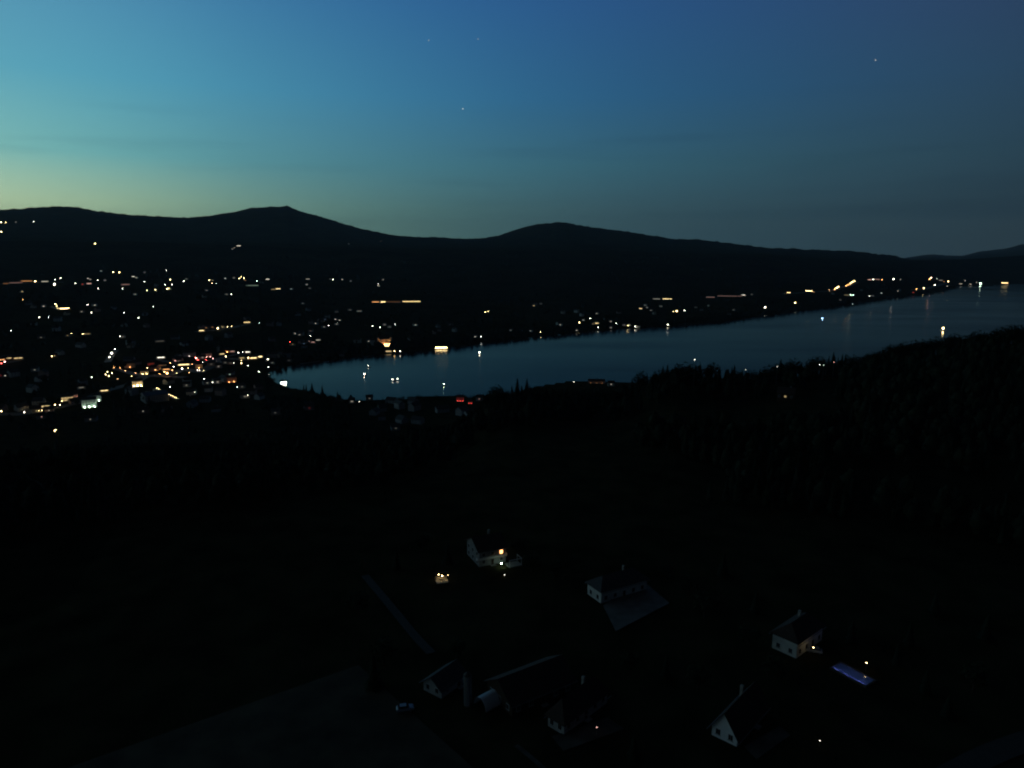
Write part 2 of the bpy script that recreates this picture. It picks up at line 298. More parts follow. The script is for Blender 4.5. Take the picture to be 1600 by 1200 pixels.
# ------------------------------------------------------------------ lights of the town, read as (pixel x, pixel y, colour, size[, kind[, width in pixels]])
Z = {
'among lamps added to brighten centre facades': [(188,575,'o',.6),(196,579,'o',.7),(206,588,'y',.8),(212,583,'o',.8),(230,575,'y',.7),(243,578,'o',.9),(249,584,'o',.7),(266,567,'o',.8),(276,583,'y',.7),(283,566,'o',.7),(294,575,'y',.8),(300,569,'o',.8),(322,562,'r',.7),(333,560.5,'p',.7),(296,582,'o',.6),(184,592,'o',.6),(178,574,'o',.6)],  # extra lamps added to warm and brighten the centre facades
'on the far left mountain slope': [(2,347,'y',1.2),(9,347.5,'y',.8),(25,347,'w',.25),(53,346,'w',.8),(2,362,'y',1.2)],
'high on the dark wooded slope': [(148.5,380.5,'y',1.2),(373,384,'w',.7,'T',5),(366,387,'w',.35),(363,389,'w',.3),(545,381,'w',.2),(595,376.5,'o',.2)],
'at the left end of the hilltop row': [(20,441.8,'p',.28,'T',19),(9,443,'o',.3,'T',5),(42,439,'o',.5,'T',12),(55,439.5,'y',1.4),(70,439.7,'w',.5,'T',7),(85,444,'w',2.1),(86,437,'w',.7),(95,434.5,'w',.8),(118,443,'w',.7),(129,444,'r',.4),(139,443,'p',.6,'T',5),(137.5,435,'w',.5),(141,436.5,'w',.4),(34.5,455.5,'y',.5)],
'in the hilltop row under the mountain': [(153,438,'w',.7),(153.5,450.5,'w',.75),(158,423.5,'w',.35),(177,425,'y',1.2),(186.5,425.5,'y',1.3),(164,438,'w',.3),(192,451,'w',.6),(196,444.5,'p',.35,'T',9),(209,432,'w',.65,'T',5),(213,433.8,'w',.4),(225.5,440,'w',.8),(229.5,453.7,'y',.9),(243,452.7,'y',1.0),(226,425.5,'w',.25)],
'in the middle of the hilltop row': [(211,459.7,'w',.4),(260,422.7,'w',.6),(266,436.7,'y',1.1),(258,445,'w',.7),(269,445,'w',.6),(261,451.5,'y',1.1),(263.5,450.5,'y',.9),(287,439,'w',.8),(291,436,'w',.3),(327,438,'y',1.1),(332,438,'y',.4),(331.5,443,'y',.6),(338,443.5,'w',.6),(323,453.5,'w',.3)],
'at the right end of the hilltop row': [(352,435,'w',.5),(365.5,434,'w',.3),(374,435,'y',1),(377,432.5,'y',.85),(381,434.5,'y',1),(383,438,'o',.4),(361.5,459.7,'w',.8),(354,459.7,'w',.3),(394,446,'g',.3,'T',16),(401.5,438.7,'w',.7),(418,436.3,'w',.7,'T',5)],
'on the left hillside below the hilltop row': [(36,468,'o',.6),(68,478.3,'w',.5),(86.5,475,'y',1.2),(89,478.5,'y',1.3),(94,481.5,'y',1.0,'T',7),(100,482,'y',1.7,'T',9),(107.5,481,'y',.8),(137,476,'w',.65),(148,476.7,'w',.5),(61.3,496,'w',.9),(76,495.5,'w',.7),(127.5,487,'w',.35)],
'on the hillside above the town centre': [(143,488.3,'w',1.0),(194.3,488.7,'w',.75),(17,516.7,'w',.7),(111,521,'y',.9),(105.5,524.3,'y',.3),(129.8,521.7,'y',.8),(135,521.7,'y',.35,'T',8),(64,527,'w',.25),(187.5,525.6,'w',.8),(192,526,'w',.25),(239.5,479.7,'w',.7),(216.5,496.5,'w',.9)],
'in the lit row above the town centre': [(315,516.5,'y',1.1,'T',6),(322,512,'o',.35),(332,511,'o',.35),(340.3,513,'y',1.8),(347.7,511,'y',.5),(355.5,510.5,'y',.8),(362,509.7,'y',.8),(385.5,503.6,'y',.9,'T',9),(405,504.7,'w',.6),(250,533,'w',.2,'T',10)],
'at the left edge of the town': [(12,559.7,'y',.6,'T',8),(28.5,559.5,'y',.7,'T',9),(3,562,'o',.8,'T',6),(7.5,565,'p',1.3),(2,567.5,'r',1.4),(81,556.5,'y',1.1),(85,556,'y',.4),(54,578,'w',.3),(7,583,'p',.5),(8,587,'w',.5),(2,586,'r',.5)],
'beside the tall white lamp above town': [(174.5,551.7,'w',2.2),(179.5,545.2,'w',.9),(171,558,'w',1.2),(165,585,'y',1.1),(170,587.5,'y',1.2),(175,583,'y',1.1),(168,581,'y',.9),(143,589.2,'w',.8)],
'in the lower left street': [(2,642.5,'y',1.4),(38,644,'w',1.0),(54,636.3,'y',2.0),(70,634.7,'y',.8,'T',9),(57,642,'y',.5),(60.5,641.7,'y',.8),(65.5,641.2,'y',.8),(76.3,641.3,'w',.4),(65,651.3,'p',.4),(86,632.4,'y',1.3),(93.5,632.4,'y',1.1),(163,610.3,'y',1.0,'T',9),(85.5,673,'y',1.2),(87,671.5,'y',.9),(141,655.2,'w',.3),(127,605.5,'w',.3,'T',6)],
'along the street left of the orange floodlight': [(251.5,558.5,'w',1.1,'T',9),(260,577,'o',.9,'T',8),(269,578.5,'o',.9),(271.5,573,'w',.8),(279,564.5,'w',.3),(287,569.7,'y',1.3,'T',14),(284.5,575.7,'w',1.5),(261,583,'o',2.6),(257,581,'y',1.1),(265.5,604.5,'w',1.1)],
'round the red sign in the centre': [(306.5,559.5,'p',1.4),(309,562.3,'r',1.2),(305,558,'r',.9),(317,566,'w',.6),(316.5,558.7,'w',.5),(308.5,578,'w',.7),(312,578.3,'w',.7),(318,578.7,'y',.7),(347,553,'y',.8,'T',6),(353,557,'y',1.4),(363,549,'p',.6,'T',5),(354.5,548,'o',.6,'T',4)],
'at the bright end of the promenade': [(372.5,551,'w',1.0),(379.5,550.2,'w',.6),(387,550,'w',1.1,'T',6),(378,559.2,'y',.6,'T',6),(388,559,'y',1.4),(396,559.3,'y',1.3,'T',9),(404.5,557.3,'y',1.5,'T',9),(377.3,567.5,'y',1.3),(377.3,563.5,'y',.7),(387.5,571,'w',.7),(365.5,567.3,'w',.7),(330,569,'w',.3),(341.5,572.7,'w',.45),(352,566.5,'w',.3),(360,567,'w',.25)],
'below the bright centre of the town': [(293.5,596.3,'w',.45),(291.3,602,'w',.4),(304.2,613,'w',.6),(319,592,'w',.9),(324,598.3,'w',.45),(332,597.5,'w',.75),(340,596.7,'w',.55),(359,585,'g',.5),(370.5,604.8,'w',.75),(378,604.5,'w',.3),(387,617.3,'w',.8),(382.5,619.7,'w',.4),(325,609.5,'w',.2)],
'beside the slate roofed hall': [(245,606.3,'y',.9),(248,607.7,'y',.8),(254.3,611.8,'w',.95),(264,616.3,'y',.75),(267,617.7,'y',.8),(270,619.2,'y',.85),(273,620.5,'y',.85),(275.5,621.7,'y',.8),(228,637.7,'y',1.3),(223.5,642.5,'w',.4),(233,613.7,'p',.4)],
'on the slope behind the lake end': [(433.5,451.2,'y',1.0,'T',8),(427,452,'y',.4,'T',5),(455,451.4,'w',.4),(481,436,'w',.4,'T',5),(479.5,444.5,'w',.45),(484,450.3,'w',.25),(520.3,436.7,'w',.95),(516,436,'w',.25),(535,436.7,'w',.5),(548,439,'w',.25),(591,443.7,'w',.6),(592,446.7,'w',.5),(598.5,437,'w',.4),(473,474,'w',.25)],
'in the cluster above the castle': [(524,499,'w',.55),(527,503,'g',.95),(530.7,500,'w',.5),(526,506.3,'w',.4),(513.7,508.6,'w',.8),(493,505.3,'w',.5),(506.5,510.7,'w',.35),(526,487,'w',.2),(547,484,'w',.25),(561.5,486,'w',.3,'T',6),(508,499,'b',.25)],
'by the head of the bay': [(465,521,'w',1.0),(461,521,'w',.5),(468,523,'w',.4),(484.7,525,'w',.65),(485,517,'p',.25),(453,534,'r',.9),(457,538,'y',.35),(489,534.6,'p',.5,'T',5),(497,531.2,'w',.5,'T',6),(483,533.3,'p',.4),(470,534.3,'w',.3),(475,537,'b',.3)],
'left of the floodlit castle': [(582,509.2,'w',1.05),(594,511.5,'w',1.05),(601,507,'w',.4),(608.5,510.7,'w',.3),(617.5,506.5,'w',.6),(649.2,507.7,'w',.5),(576,533.2,'w',.5)],
'in place of light streaks above castle': [(587,471.7,'o',.8,'T',10),(598.5,471.7,'y',1.3,'T',7),(615,471.5,'o',.22,'T',20),(643,471,'y',.95,'T',27)],  # streaks of light on the hillside, built as long buildings with lit bands
'at the promenade by the bay': [(418.3,561.3,'w',1.3),(425.5,566.5,'w',.35),(451.5,563,'w',.2),(419.5,574,'w',.8),(404.5,580.5,'w',1.0)],
'on the far shore by the pavilion': [(607,548.8,'y',.8,'T',8),(616.5,548.5,'y',1.2),(625,548.5,'w',1.0),(742.5,526,'w',.55),(751.7,526,'w',.9),(758.3,487.6,'y',1.1),(763,486.3,'y',.8),(834,477.5,'y',.55),(836,475.3,'w',.4),(845,474.5,'w',.2),(798,516,'w',.3)],
'on the middle of the far shore': [(829,517,'w',.35),(844.5,518.5,'y',.9),(875.5,507.5,'w',.45),(901,516.2,'w',.5),(905.5,504,'y',1.5),(911.5,500,'w',.45),(922.5,497.5,'w',.8),(932.5,489.7,'w',.4),(932.5,505,'y',.9,'T',5),(926.5,506,'y',.4),(935,511.2,'w',.65)],
'on the far shore under the hill road': [(954.5,502.3,'w',.5),(954.5,511.7,'w',.45),(962.8,504.8,'w',.75),(975.3,507.8,'w',.35),(981,508.8,'y',1.0),(983.5,507.6,'w',.5),(992.5,510,'w',1.1),(996.3,510.5,'w',.4),(1001,482,'y',.8,'T',4),(1008,476.8,'w',.3),(1011,480.3,'w',.35),(1017,484.8,'w',.3),(1043.3,507,'w',1.15)],
'on the hill road above the lake': [(1026,467,'w',.35,'T',10),(1042.5,467,'y',.95,'T',13),(1057.3,486,'y',2.0),(1051.5,486.5,'y',.6),(1069.7,485,'w',1.1),(1033,478.5,'w',.3),(1087,480,'w',.15),(1107,477.5,'g',.2),(1110,464.3,'p',.3,'T',12),(1140,462.5,'p',.25,'T',34),(1161.5,461,'w',.75,'T',5),(1174.5,460,'w',.2)],
'on the dark shore under the orange road': [(1195.5,480,'w',1.8),(1146,484,'w',.2),(1242.5,473,'y',1.5),(1329,460.7,'g',.95),(1333.3,461,'g',.8),(1323,461,'y',.3,'T',6),(1313,468.5,'w',.2),(1358.7,462.7,'w',.65),(1364,462.3,'w',.25),(1377.3,458,'w',.5),(1403,454.5,'w',.4)],
'along the orange road on the hill': [(1231,457.2,'y',1.1,'T',7),(1264,454.5,'y',1.6,'T',9),(1271.5,456.3,'o',.45),(1295.7,453,'o',.6),(1304.5,451.7,'o',1.2),(1307.5,449.7,'y',1.7),(1310,448,'y',1.4),(1322,446.7,'o',1.0),(1325.5,445,'o',1.1),(1329,442.7,'y',1.3),(1332,440.5,'y',1.5),(1335,439,'y',1.1)],
'past the end of the orange road': [(1359,437,'p',.6,'T',5),(1364.5,436.8,'w',1.0),(1371,436.5,'p',.4,'T',5),(1378,437,'o',.8),(1396.2,436,'w',1.4),(1407,436.6,'w',.35)],
'on the far right headland': [(1432,451.7,'o',.8),(1427,457,'r',.4),(1443.5,450,'y',1.3),(1455,433.7,'p',1.2),(1452.5,436,'o',1.1),(1460.7,445,'w',1.05),(1464,435.3,'g',.5),(1470,438,'w',.3,'T',4),(1475,440,'o',.4),(1481.5,439.7,'y',1.15),(1480,447,'w',.4)],
'on the farthest shore at right': [(1501.5,443.5,'w',.45,'T',4),(1508,438.5,'w',.4),(1516.5,444,'w',.5,'T',5),(1532,443,'g',1.9),(1526,441,'w',.35),(1570,442,'y',1.25,'T',7)],
'among the near shore roofs': [(561,627.6,'w',.6),(550,627.2,'w',.45,'T',4),(577.5,622.5,'w',.3),(482.5,634.5,'p',.55),(483.5,637.5,'r',.35),(430,645,'w',.25),(749,623.5,'p',.45),(618.5,669,'w',.25)],
'among the roofs by the ridge trees': [(896.5,596.8,'w',.6),(955,600.5,'w',.5)],
}
ORD = 'first second third fourth fifth sixth seventh eighth ninth tenth eleventh twelfth thirteenth fourteenth fifteenth sixteenth seventeenth'.split()
CN = dict(w='white', y='warm yellow', o='orange', r='red', g='pale green', b='blue', p='pink')
LIT = []          # positions to keep clear of trees: (az, r)
WALLS = [M['plaster'], M['cream'], M['greyp'], M['rose']]
def px_size(D): return D / 694.0
def gable(l_, w_, h, rh, oh=.6):
    a, b = l_ / 2 + oh, w_ / 2 + oh; t = .25
    q = MB()
    dz = -oh * rh / (w_ / 2)
    q.add([(-a, -b, h + dz), (a, -b, h + dz), (a, 0, h + rh), (-a, 0, h + rh), (a, b, h + dz), (-a, b, h + dz),
           (-a, -b, h + dz - t), (a, -b, h + dz - t), (a, 0, h + rh - t), (-a, 0, h + rh - t), (a, b, h + dz - t), (-a, b, h + dz - t)],
          [(0, 1, 2, 3), (3, 2, 4, 5), (7, 6, 9, 8), (8, 9, 11, 10), (0, 6, 7, 1), (5, 4, 10, 11), (1, 7, 8, 2), (2, 8, 10, 4), (0, 3, 9, 6), (3, 5, 11, 9)])
    return q
def body(l_, w_, h, rh, sink=3):
    a, b = l_ / 2, w_ / 2; q = MB()
    r_ = rh - .27
    q.add([(-a, -b, -sink), (a, -b, -sink), (a, b, -sink), (-a, b, -sink), (-a, -b, h), (a, -b, h), (a, b, h), (-a, b, h), (-a, 0, h + r_), (a, 0, h + r_)],
          [(0, 1, 5, 4), (2, 3, 7, 6), (1, 2, 6, 9, 5), (3, 0, 4, 8, 7), (0, 3, 2, 1), (4, 5, 9, 8), (6, 7, 8, 9)])
    return q
def face(x, y, jit=0): return -math.atan2(x, y) + jit       # local -y looks back at the camera

def street_lamp(x, y, c, s, label, group, hgt=6.0):
    hh = hit(x, y, hgt)
    if hh is None: return None
    X, Y, r = hh; D = math.hypot(r, CAMZ); p = px_size(D); LIT.append((math.atan2(X, Y), r))
    rad = max(.3, .23 * p * s ** 1.3); T_ = 5 * s ** 1.8
    L = T_ * p * p / (math.pi * rad * rad)
    z = max(H(X, Y), 0)
    t = empty('street_lamp', (X, Y, z), face(X, Y), label, 'street lamp', group)
    MB().cyl(0, 0, -1, hgt - rad - .1, .12, .08, 6).cyl(0, 0, hgt - rad - .15, hgt - rad * .8, .3, .1 + rad * .5, 8).build('pole', M['metal'], t)
    MB().ball(0, 0, hgt, rad, 1, 10, 6).build('lamp_globe', emit(c, L), t)
    MB().cyl(0, 0, hgt + rad * .8, hgt + rad * 1.15, rad * .75, rad * .15, 10).build('lamp_cap', M['metal'], t)
    return t
def lit_house(x, y, c, s, label, group, w=None):
    h0 = 3.2
    hh = hit(x, y, h0)
    if hh is None: return None
    X, Y, r = hh; D = math.hypot(r, CAMZ); p = px_size(D); LIT.append((math.atan2(X, Y), r))
    jit = random.uniform(-.3, .3) if w is None else 0
    rz = face(X, Y, jit)
    if w is None:
        l_, wd, h = random.uniform(10, 14), random.uniform(8, 10), random.uniform(5.2, 6.5)
        ww = min(5.0, max(1.4, .55 * p)); wh = min(2.2, max(1.3, .3 * p)); T_ = 1.7 * s * s
        L = T_ * p * p / (ww * wh); pieces = [(0, ww)]
    else:
        wm_ = w * D / F; l_ = wm_ + 5; wd = 9; h = 5.4; wh = min(2.4, max(1.2, .25 * p)); T_ = 1.5 * s * s
        L = T_ * p / wh; nb = max(2, min(14, int(wm_ / 5))); pieces = [(-wm_ / 2 + (k + .5) * wm_ / nb, wm_ / nb * .86) for k in range(nb)]
    rh = wd * .36
    z = max(H(X, Y), .2)
    # root in the middle of the body; the lit face is wd/2 in front of it
    fx, fy = math.sin(rz) * wd / 2, -math.cos(rz) * wd / 2
    t = empty('lit_house' if w is None else 'long_lit_building', (X - fx, Y - fy, z), rz, label, 'house' if w is None else 'building', group)
    wall = WALLS[int(x * 7 + y) % 4]
    body(l_, wd, h, rh, 4).build('wall', wall, t)
    gable(l_, wd, h, rh).build('roof', M['roof'] if int(x) % 2 else M['roofg'], t)
    yb = -wd / 2
    for k, (cx, cw) in enumerate(pieces):
        f = .14
        fr = MB().box(cx - cw / 2 - f, cx + cw / 2 + f, yb - .05, yb + .02, h0 - wh / 2 - f, h0 + wh / 2 + f).build('window', M['rail'], t)
        MB().box(cx - cw / 2, cx + cw / 2, yb - .09, yb - .055, h0 - wh / 2, h0 + wh / 2).build('lit_pane', emit(c, L), fr)
    if w is None:
        for sx_ in (-1, 1):
            cx = sx_ * l_ * .36
            fr = MB().box(cx - .8, cx + .8, yb - .05, yb + .02, h0 - .8, h0 + .8).build('window', M['rail'], t)
            MB().box(cx - .65, cx + .65, yb - .09, yb - .055, h0 - .65, h0 + .65).build('pane', M['glass'], fr)
        MB().box(l_ * .2, l_ * .2 + .9, .6, 1.4, h, h + rh + .7).build('chimney', M['conc'], t)
    else:
        for k in range(3): MB().box(-l_ * .3 + k * l_ * .3 - .5, -l_ * .3 + k * l_ * .3 + .5, 1.2, 2.1, h, h + rh + .5).build('chimney', M['conc'], t)
    return t
for zone, items in Z.items():
    items = sorted(items, key=lambda q: q[0])
    for i, it in enumerate(items):
        x, y, c, s = it[:4]; kind = it[4] if len(it) > 4 else ('L' if s >= .6 else 'H'); w = it[5] if len(it) > 5 else None
        size = 'faint ' if s < .4 else 'small ' if s < .8 else '' if s < 1.3 else 'bright ' if s < 1.8 else 'large bright '
        col = CN[c]
        if kind == 'L': lab = f'{size}{col} street lamp, {ORD[i]} light from the left {zone}'
        elif kind == 'T': lab = f'{size}long building lit {col}, {ORD[i]} light from left {zone}'
        else: lab = f'{size}{col} lit house, {ORD[i]} light from left {zone}'
        lab = lab.replace('warm yellow', 'yellow'); 
        if len(lab.split()) > 16: lab = lab.replace('light from left', 'from left').replace('light from the left', 'from left')
        if len(lab.split()) > 16: lab = lab.replace('large bright', 'bright').replace('small long', 'long').replace('faint long', 'long')
        g = 'lights ' + zone
        if kind == 'L': street_lamp(x, y, c, s, lab, g)
        else: lit_house(x, y, c, s, lab, g, w if kind == 'T' else None)

# ------------------------------------------------------------------ notable buildings of the town
def win(parent, x, y, z, w, h, m, face_, sill=False):
    """one window: frame and pane on the wall face '-y', '-x' or '+y' of a building"""
    f = .1
    def bx(q, a0, a1, z0, z1, d0, d1):
        if face_ == '-y': return q.box(a0, a1, y - d1, y - d0, z0, z1)
        if face_ == '+y': return q.box(a0, a1, y + d0, y + d1, z0, z1)
        return q.box(x - d1, x - d0, a0, a1, z0, z1)
    c = y if face_ == '-x' else x
    q = MB(); bx(q, c - w / 2 - f, c + w / 2 + f, z - h / 2 - f, z + h / 2 + f, -.02, .05); fr = q.build('window', M['rail'], parent)
    q = MB(); bx(q, c - w / 2, c - .03, z - h / 2, z + h / 2, .053, .08); bx(q, c + .03, c + w / 2, z - h / 2, z + h / 2, .053, .08); q.build('pane', m, fr)
    if sill: q = MB(); bx(q, c - w / 2 - .2, c + w / 2 + .2, z - h / 2 - f - .08, z - h / 2 - f - .003, 0, .18); q.build('sill', M['conc'], fr)
    return fr
def block(name, x, y, wpx, hpx, wall, label, cat, group=None, lamps=0, lc='y', L=0, lit_rows=0, lit=('y', 1), jit=0, roofm='roof', depth=10, off=3.5, lr=.4):
    """a larger building whose camera face is wpx by hpx pixels, floodlit by real lamps on brackets"""
    X, Y, r = hit(x, y + hpx / 2); D = math.hypot(r, CAMZ); LIT.append((math.atan2(X, Y), r))
    w_, h_ = wpx * D / F, hpx * D / F * .8; rz = face(X, Y, jit); rh = min(4.0, depth * .3)
    h_ = max(3.2, h_ - .4 * rh)
    fx, fy = math.sin(rz) * depth / 2, -math.cos(rz) * depth / 2
    if name == 'town_building': L *= 1.7
    t = empty(name, (X - fx, Y - fy, max(H(X, Y), .3)), rz, label, cat, group)
    body(w_, depth, h_, rh, 4).build('wall', wall, t); gable(w_, depth, h_, rh, .5).build('roof', M[roofm], t)
    nf = max(1, int(h_ / 3.1)); nc = max(2, min(9, int(w_ / 3.4)))
    for j in range(nf):
        for i in range(nc):
            on = j < lit_rows
            win(t, -w_ / 2 + (i + .5) * w_ / nc, -depth / 2, 1.7 + j * 3.0, (1.1 if not on else w_ / nc * .75), 1.4, emit(*lit) if on else M['glass'], '-y')
    MB().box(w_ * .15, w_ * .15 + 1, .8, 1.8, h_ + .3, h_ + rh + .9).build('chimney', M['conc'], t)
    for i in range(lamps):
        xx = -w_ / 2 + (i + .5) * w_ / lamps
        q = MB().cyl(xx, -depth / 2 - off, -2, 1.0, .06, .06, 6).build('floodlight', M['metal'], t)
        MB().ball(xx, -depth / 2 - off, 1.0 + lr, lr, 1, 8, 5).build('lamp_globe', emit(lc, L), q)
    return t
hc = 'buildings of the town centre'
block('school_building', 140, 629, 17, 15, M['plaster'], 'tall pale building washed in greenish white floodlight', 'building', lamps=3, lc='g', L=90, roofm='roofg')
block('town_building', 151, 621, 11, 12, M['plaster'], 'dimly floodlit pale building right behind the brightest white one', 'building', lamps=2, lc='g', L=26, roofm='roofg')
block('town_building', 215, 598, 13, 11, M['cream'], 'pale gabled house flooded with bright yellow light left of the hall', 'building', lamps=3, lc='y', L=110)
block('town_building', 226, 581, 10, 8, M['cream'], 'beige softly lit house between the yellow floodlit house and orange light', 'building', lamps=2, lc='y', L=30)
block('apartment_building', 103, 622, 17, 10, M['cream'], 'apartment block with two rows of glowing yellow windows', 'building', lit_rows=2, lit=('y', .9), lamps=2, lc='y', L=20)
block('town_building', 116.5, 618, 8, 9, M['rose'], 'dim pink house joining the yellow lit apartment block', 'building', lamps=1, lc='p', L=30)
block('town_hall', 246, 621, 30, 15, M['greyp'], 'broad hall with slate blue roof outlined by bright edge lights', 'hall', jit=.25, roofm='slat', depth=26, lamps=0)
block('town_building', 362, 592, 13, 11, M['rose'], 'reddish brown house with a dim lit balcony row below the promenade', 'building', lamps=2, lc='o', L=16)
block('town_building', 323, 554, 14, 9, M['rose'], 'wide pink lit facade right of the red sign', 'building', lamps=3, lc='p', L=12)
block('town_building', 296, 553, 17, 9, M['greyp'], 'wide grey flat fronted building left of the red sign', 'building', lamps=1, lc='w', L=8)
block('town_building', 278, 561, 14, 7, M['rose'], 'low reddish building left of the wide grey facade', 'building', lamps=2, lc='p', L=8)
block('town_building', 311, 571, 9, 9, M['cream'], 'narrow brown facade directly under the red sign', 'building', lamps=1, lc='o', L=36)
block('town_building', 252, 572, 14, 9, M['cream'], 'brown facade glowing above the orange floodlight', 'building', lamps=2, lc='o', L=40)
block('town_building', 203, 570, 13, 9, M['cream'], 'dim tan gabled house left of the glowing brown facades', 'building', lamps=1, lc='o', L=14)
block('town_building', 236, 568, 9, 7, M['rose'], 'dull red house between tan gable and brown glowing facade', 'building', lamps=1, lc='r', L=25)
block('tower_block', 341.5, 545, 3.6, 10, M['greyp'], 'slim grey tower standing above the promenade roofs', 'tower', depth=6)
block('town_building', 355, 548, 10, 6, M['rose'], 'brownish lit house right of the slim grey tower', 'building', lamps=1, lc='o', L=30)
block('villa', 582, 534, 8, 11, M['plaster'], 'pale grey villa just left of the orange floodlit castle', 'villa')
block('hotel', 425, 555, 14, 8, M['greyp'], 'long dark hotel right of the promenade lamps', 'hotel')
block('hotel', 452, 554, 15, 9, M['greyp'], 'second long dark hotel by the head of the bay', 'hotel')
block('hotel', 474, 541, 13, 6, M['greyp'], 'dark hotel with small lights right of the red lit house', 'hotel')
block('villa', 534, 554, 7, 5, M['plaster'], 'small pale villa close to the shore between hotels and castle', 'villa')
block('villa', 719, 622, 12, 10, M['rose'], 'near shore house glowing deep red among dark roofs', 'house', lamps=3, lc='r', L=13, depth=9, off=2.5, lr=.3)
block('villa', 734.5, 628, 7, 6, M['rose'], 'smaller red lit house right of the deep red house', 'house', lamps=2, lc='r', L=9, depth=8, off=2.5, lr=.3)
block('long_building', 932, 596, 26, 6, M['rose'], 'long pinkish brown building by the water behind the ridge trees', 'building', lamps=3, lc='o', L=1.3)
block('boathouse', 443, 597, 9, 5, M['plaster'], 'small boathouse lit brilliant white at the lake tip', 'boathouse', lamps=3, lc='w', L=260, depth=7, off=2.2)
block('villa', 338, 640, 13, 7, M['plaster'], 'pale grey unlit house standing alone on dark ground below the town', 'house')
block('villa', 597, 652, 11, 9, M['greyp'], 'largest grey house near the dark near shore slope', 'house')

# castle with corner towers and its glowing terrace
X, Y, r = hit(601, 538); D = math.hypot(r, CAMZ); LIT.append((math.atan2(X, Y), r)); rz = face(X, Y, 0); gz = max(H(X, Y), 1)
t = empty('castle', (X, Y, gz), rz, 'lakeside castle with facade floodlit orange', 'castle')
body(30, 14, 15, 7, 4).build('wall', M['cream'], t); gable(30, 14, 15, 7, .5).build('roof', M['roof'], t)
for sx_ in (-1, 1):
    tw = MB().cyl(sx_ * 15.5, -6.5, -3, 18, 2.6, 2.6, 12).build('tower', M['cream'], t); MB().cyl(sx_ * 15.5, -6.5, 18.01, 23, 3.1, .1, 12).build('tower_roof', M['roof'], tw)
for j in range(4):
    for i in range(7): win(t, -10.5 + i * 3.5, -7, 2.5 + j * 3.4, 1.2, 1.8, emit('o', 1.2) if (i * 3 + j * 5) % 4 == 0 else M['glass'], '-y')
for i in range(5):
    q = MB().cyl(-12 + i * 6, -12, -1, 1.2, .1, .1, 6).build('floodlight', M['metal'], t); MB().ball(-12 + i * 6, -12, 1.7, .5, 1, 8, 5).build('lamp_globe', emit('o', 130), q)
X2, Y2, r_2 = hit(604, 541.5); LIT.append((math.atan2(X2, Y2), r_2))
t = empty('terrace_pavilion', (X2, Y2, max(H(X2, Y2), .5)), face(X2, Y2), 'low terrace pavilion with a brilliant yellow front below the castle', 'pavilion')
MB().box(-19, 19, -4, 4, -3, .5).build('terrace', M['conc'], t); MB().box(-18, 18, 1, 4, .5, 4).build('wall', M['cream'], t); MB().box(-19.5, 19.5, -3.8, 4.4, 4.003, 4.5).build('roof', M['roofg'], t)
for i in range(9): q = MB().box(-17.5 + i * 4, -14.3 + i * 4, .9, 1.02, 1, 3.7).build('window', M['rail'], t); MB().box(-17.3 + i * 4, -14.5 + i * 4, .84, .897, 1.15, 3.6).build('lit_pane', emit('y', 7), q)
for i in range(7): MB().cyl(-18 + i * 6, -3.5, .5, 4, .14, .14, 6).build('post', M['rail'], t)
# round restaurant on piles over the water
az, tt = ray(689.5, 544.5); r = -CAMZ / tt - 6; X, Y = r * math.sin(az), r * math.cos(az); LIT.append((az, r))
t = empty('lake_pavilion', (X, Y, 0), face(X, Y), 'wide lakeside pavilion with a blazing yellow front over the water', 'pavilion')
MB().box(-17, 17, -6, 6, .6, 1.1).build('deck', M['wood'], t)
for i in range(8): MB().cyl(-15.5 + i * 4.4, -5.2, -6, .6, .2, .2, 6).build('pile', M['wood'], t)
MB().box(-14, 14, -2, 5, 1.1, 5.2).build('wall', M['cream'], t)
rf_ = MB(); rf_.add([(-16.5, -5.5, 5.2), (16.5, -5.5, 5.2), (16.5, 6, 5.2), (-16.5, 6, 5.2), (-8, 0, 8), (8, 0, 8)], [(0, 1, 5, 4), (2, 3, 4, 5), (1, 2, 5), (3, 0, 4), (3, 2, 1, 0)]); rf_.build('roof', M['roof'], t)
for i in range(8): q = MB().box(-13.5 + i * 3.4, -10.5 + i * 3.4, -2.1, -1.98, 1.6, 4.7).build('window', M['rail'], t); MB().box(-13.3 + i * 3.4, -10.7 + i * 3.4, -2.16, -2.103, 1.75, 4.6).build('lit_pane', emit('y', 9), q)
for i in range(5): MB().ball(-14 + i * 7, -5.3, 4.2, .35, 1, 8, 5).build('lamp_globe', emit('y', 60), t)
# pale jetty
p0, p1 = hit(469, 569), hit(500, 564.5)
if p0 and p1:
    dx, dy = p1[0] - p0[0], p1[1] - p0[1]; ln = math.hypot(dx, dy)
    t = empty('jetty', (p0[0], p0[1], 0), math.atan2(dy, dx), 'long pale jetty along the water at the head of the bay', 'jetty')
    MB().box(0, ln, -2, 2, .7, 1.0).build('deck', M['conc'], t)
    for i in range(10): MB().cyl(ln * (i + .5) / 10, -1.8, -8, .7, .2, .2, 6).build('pile', M['wood'], t)

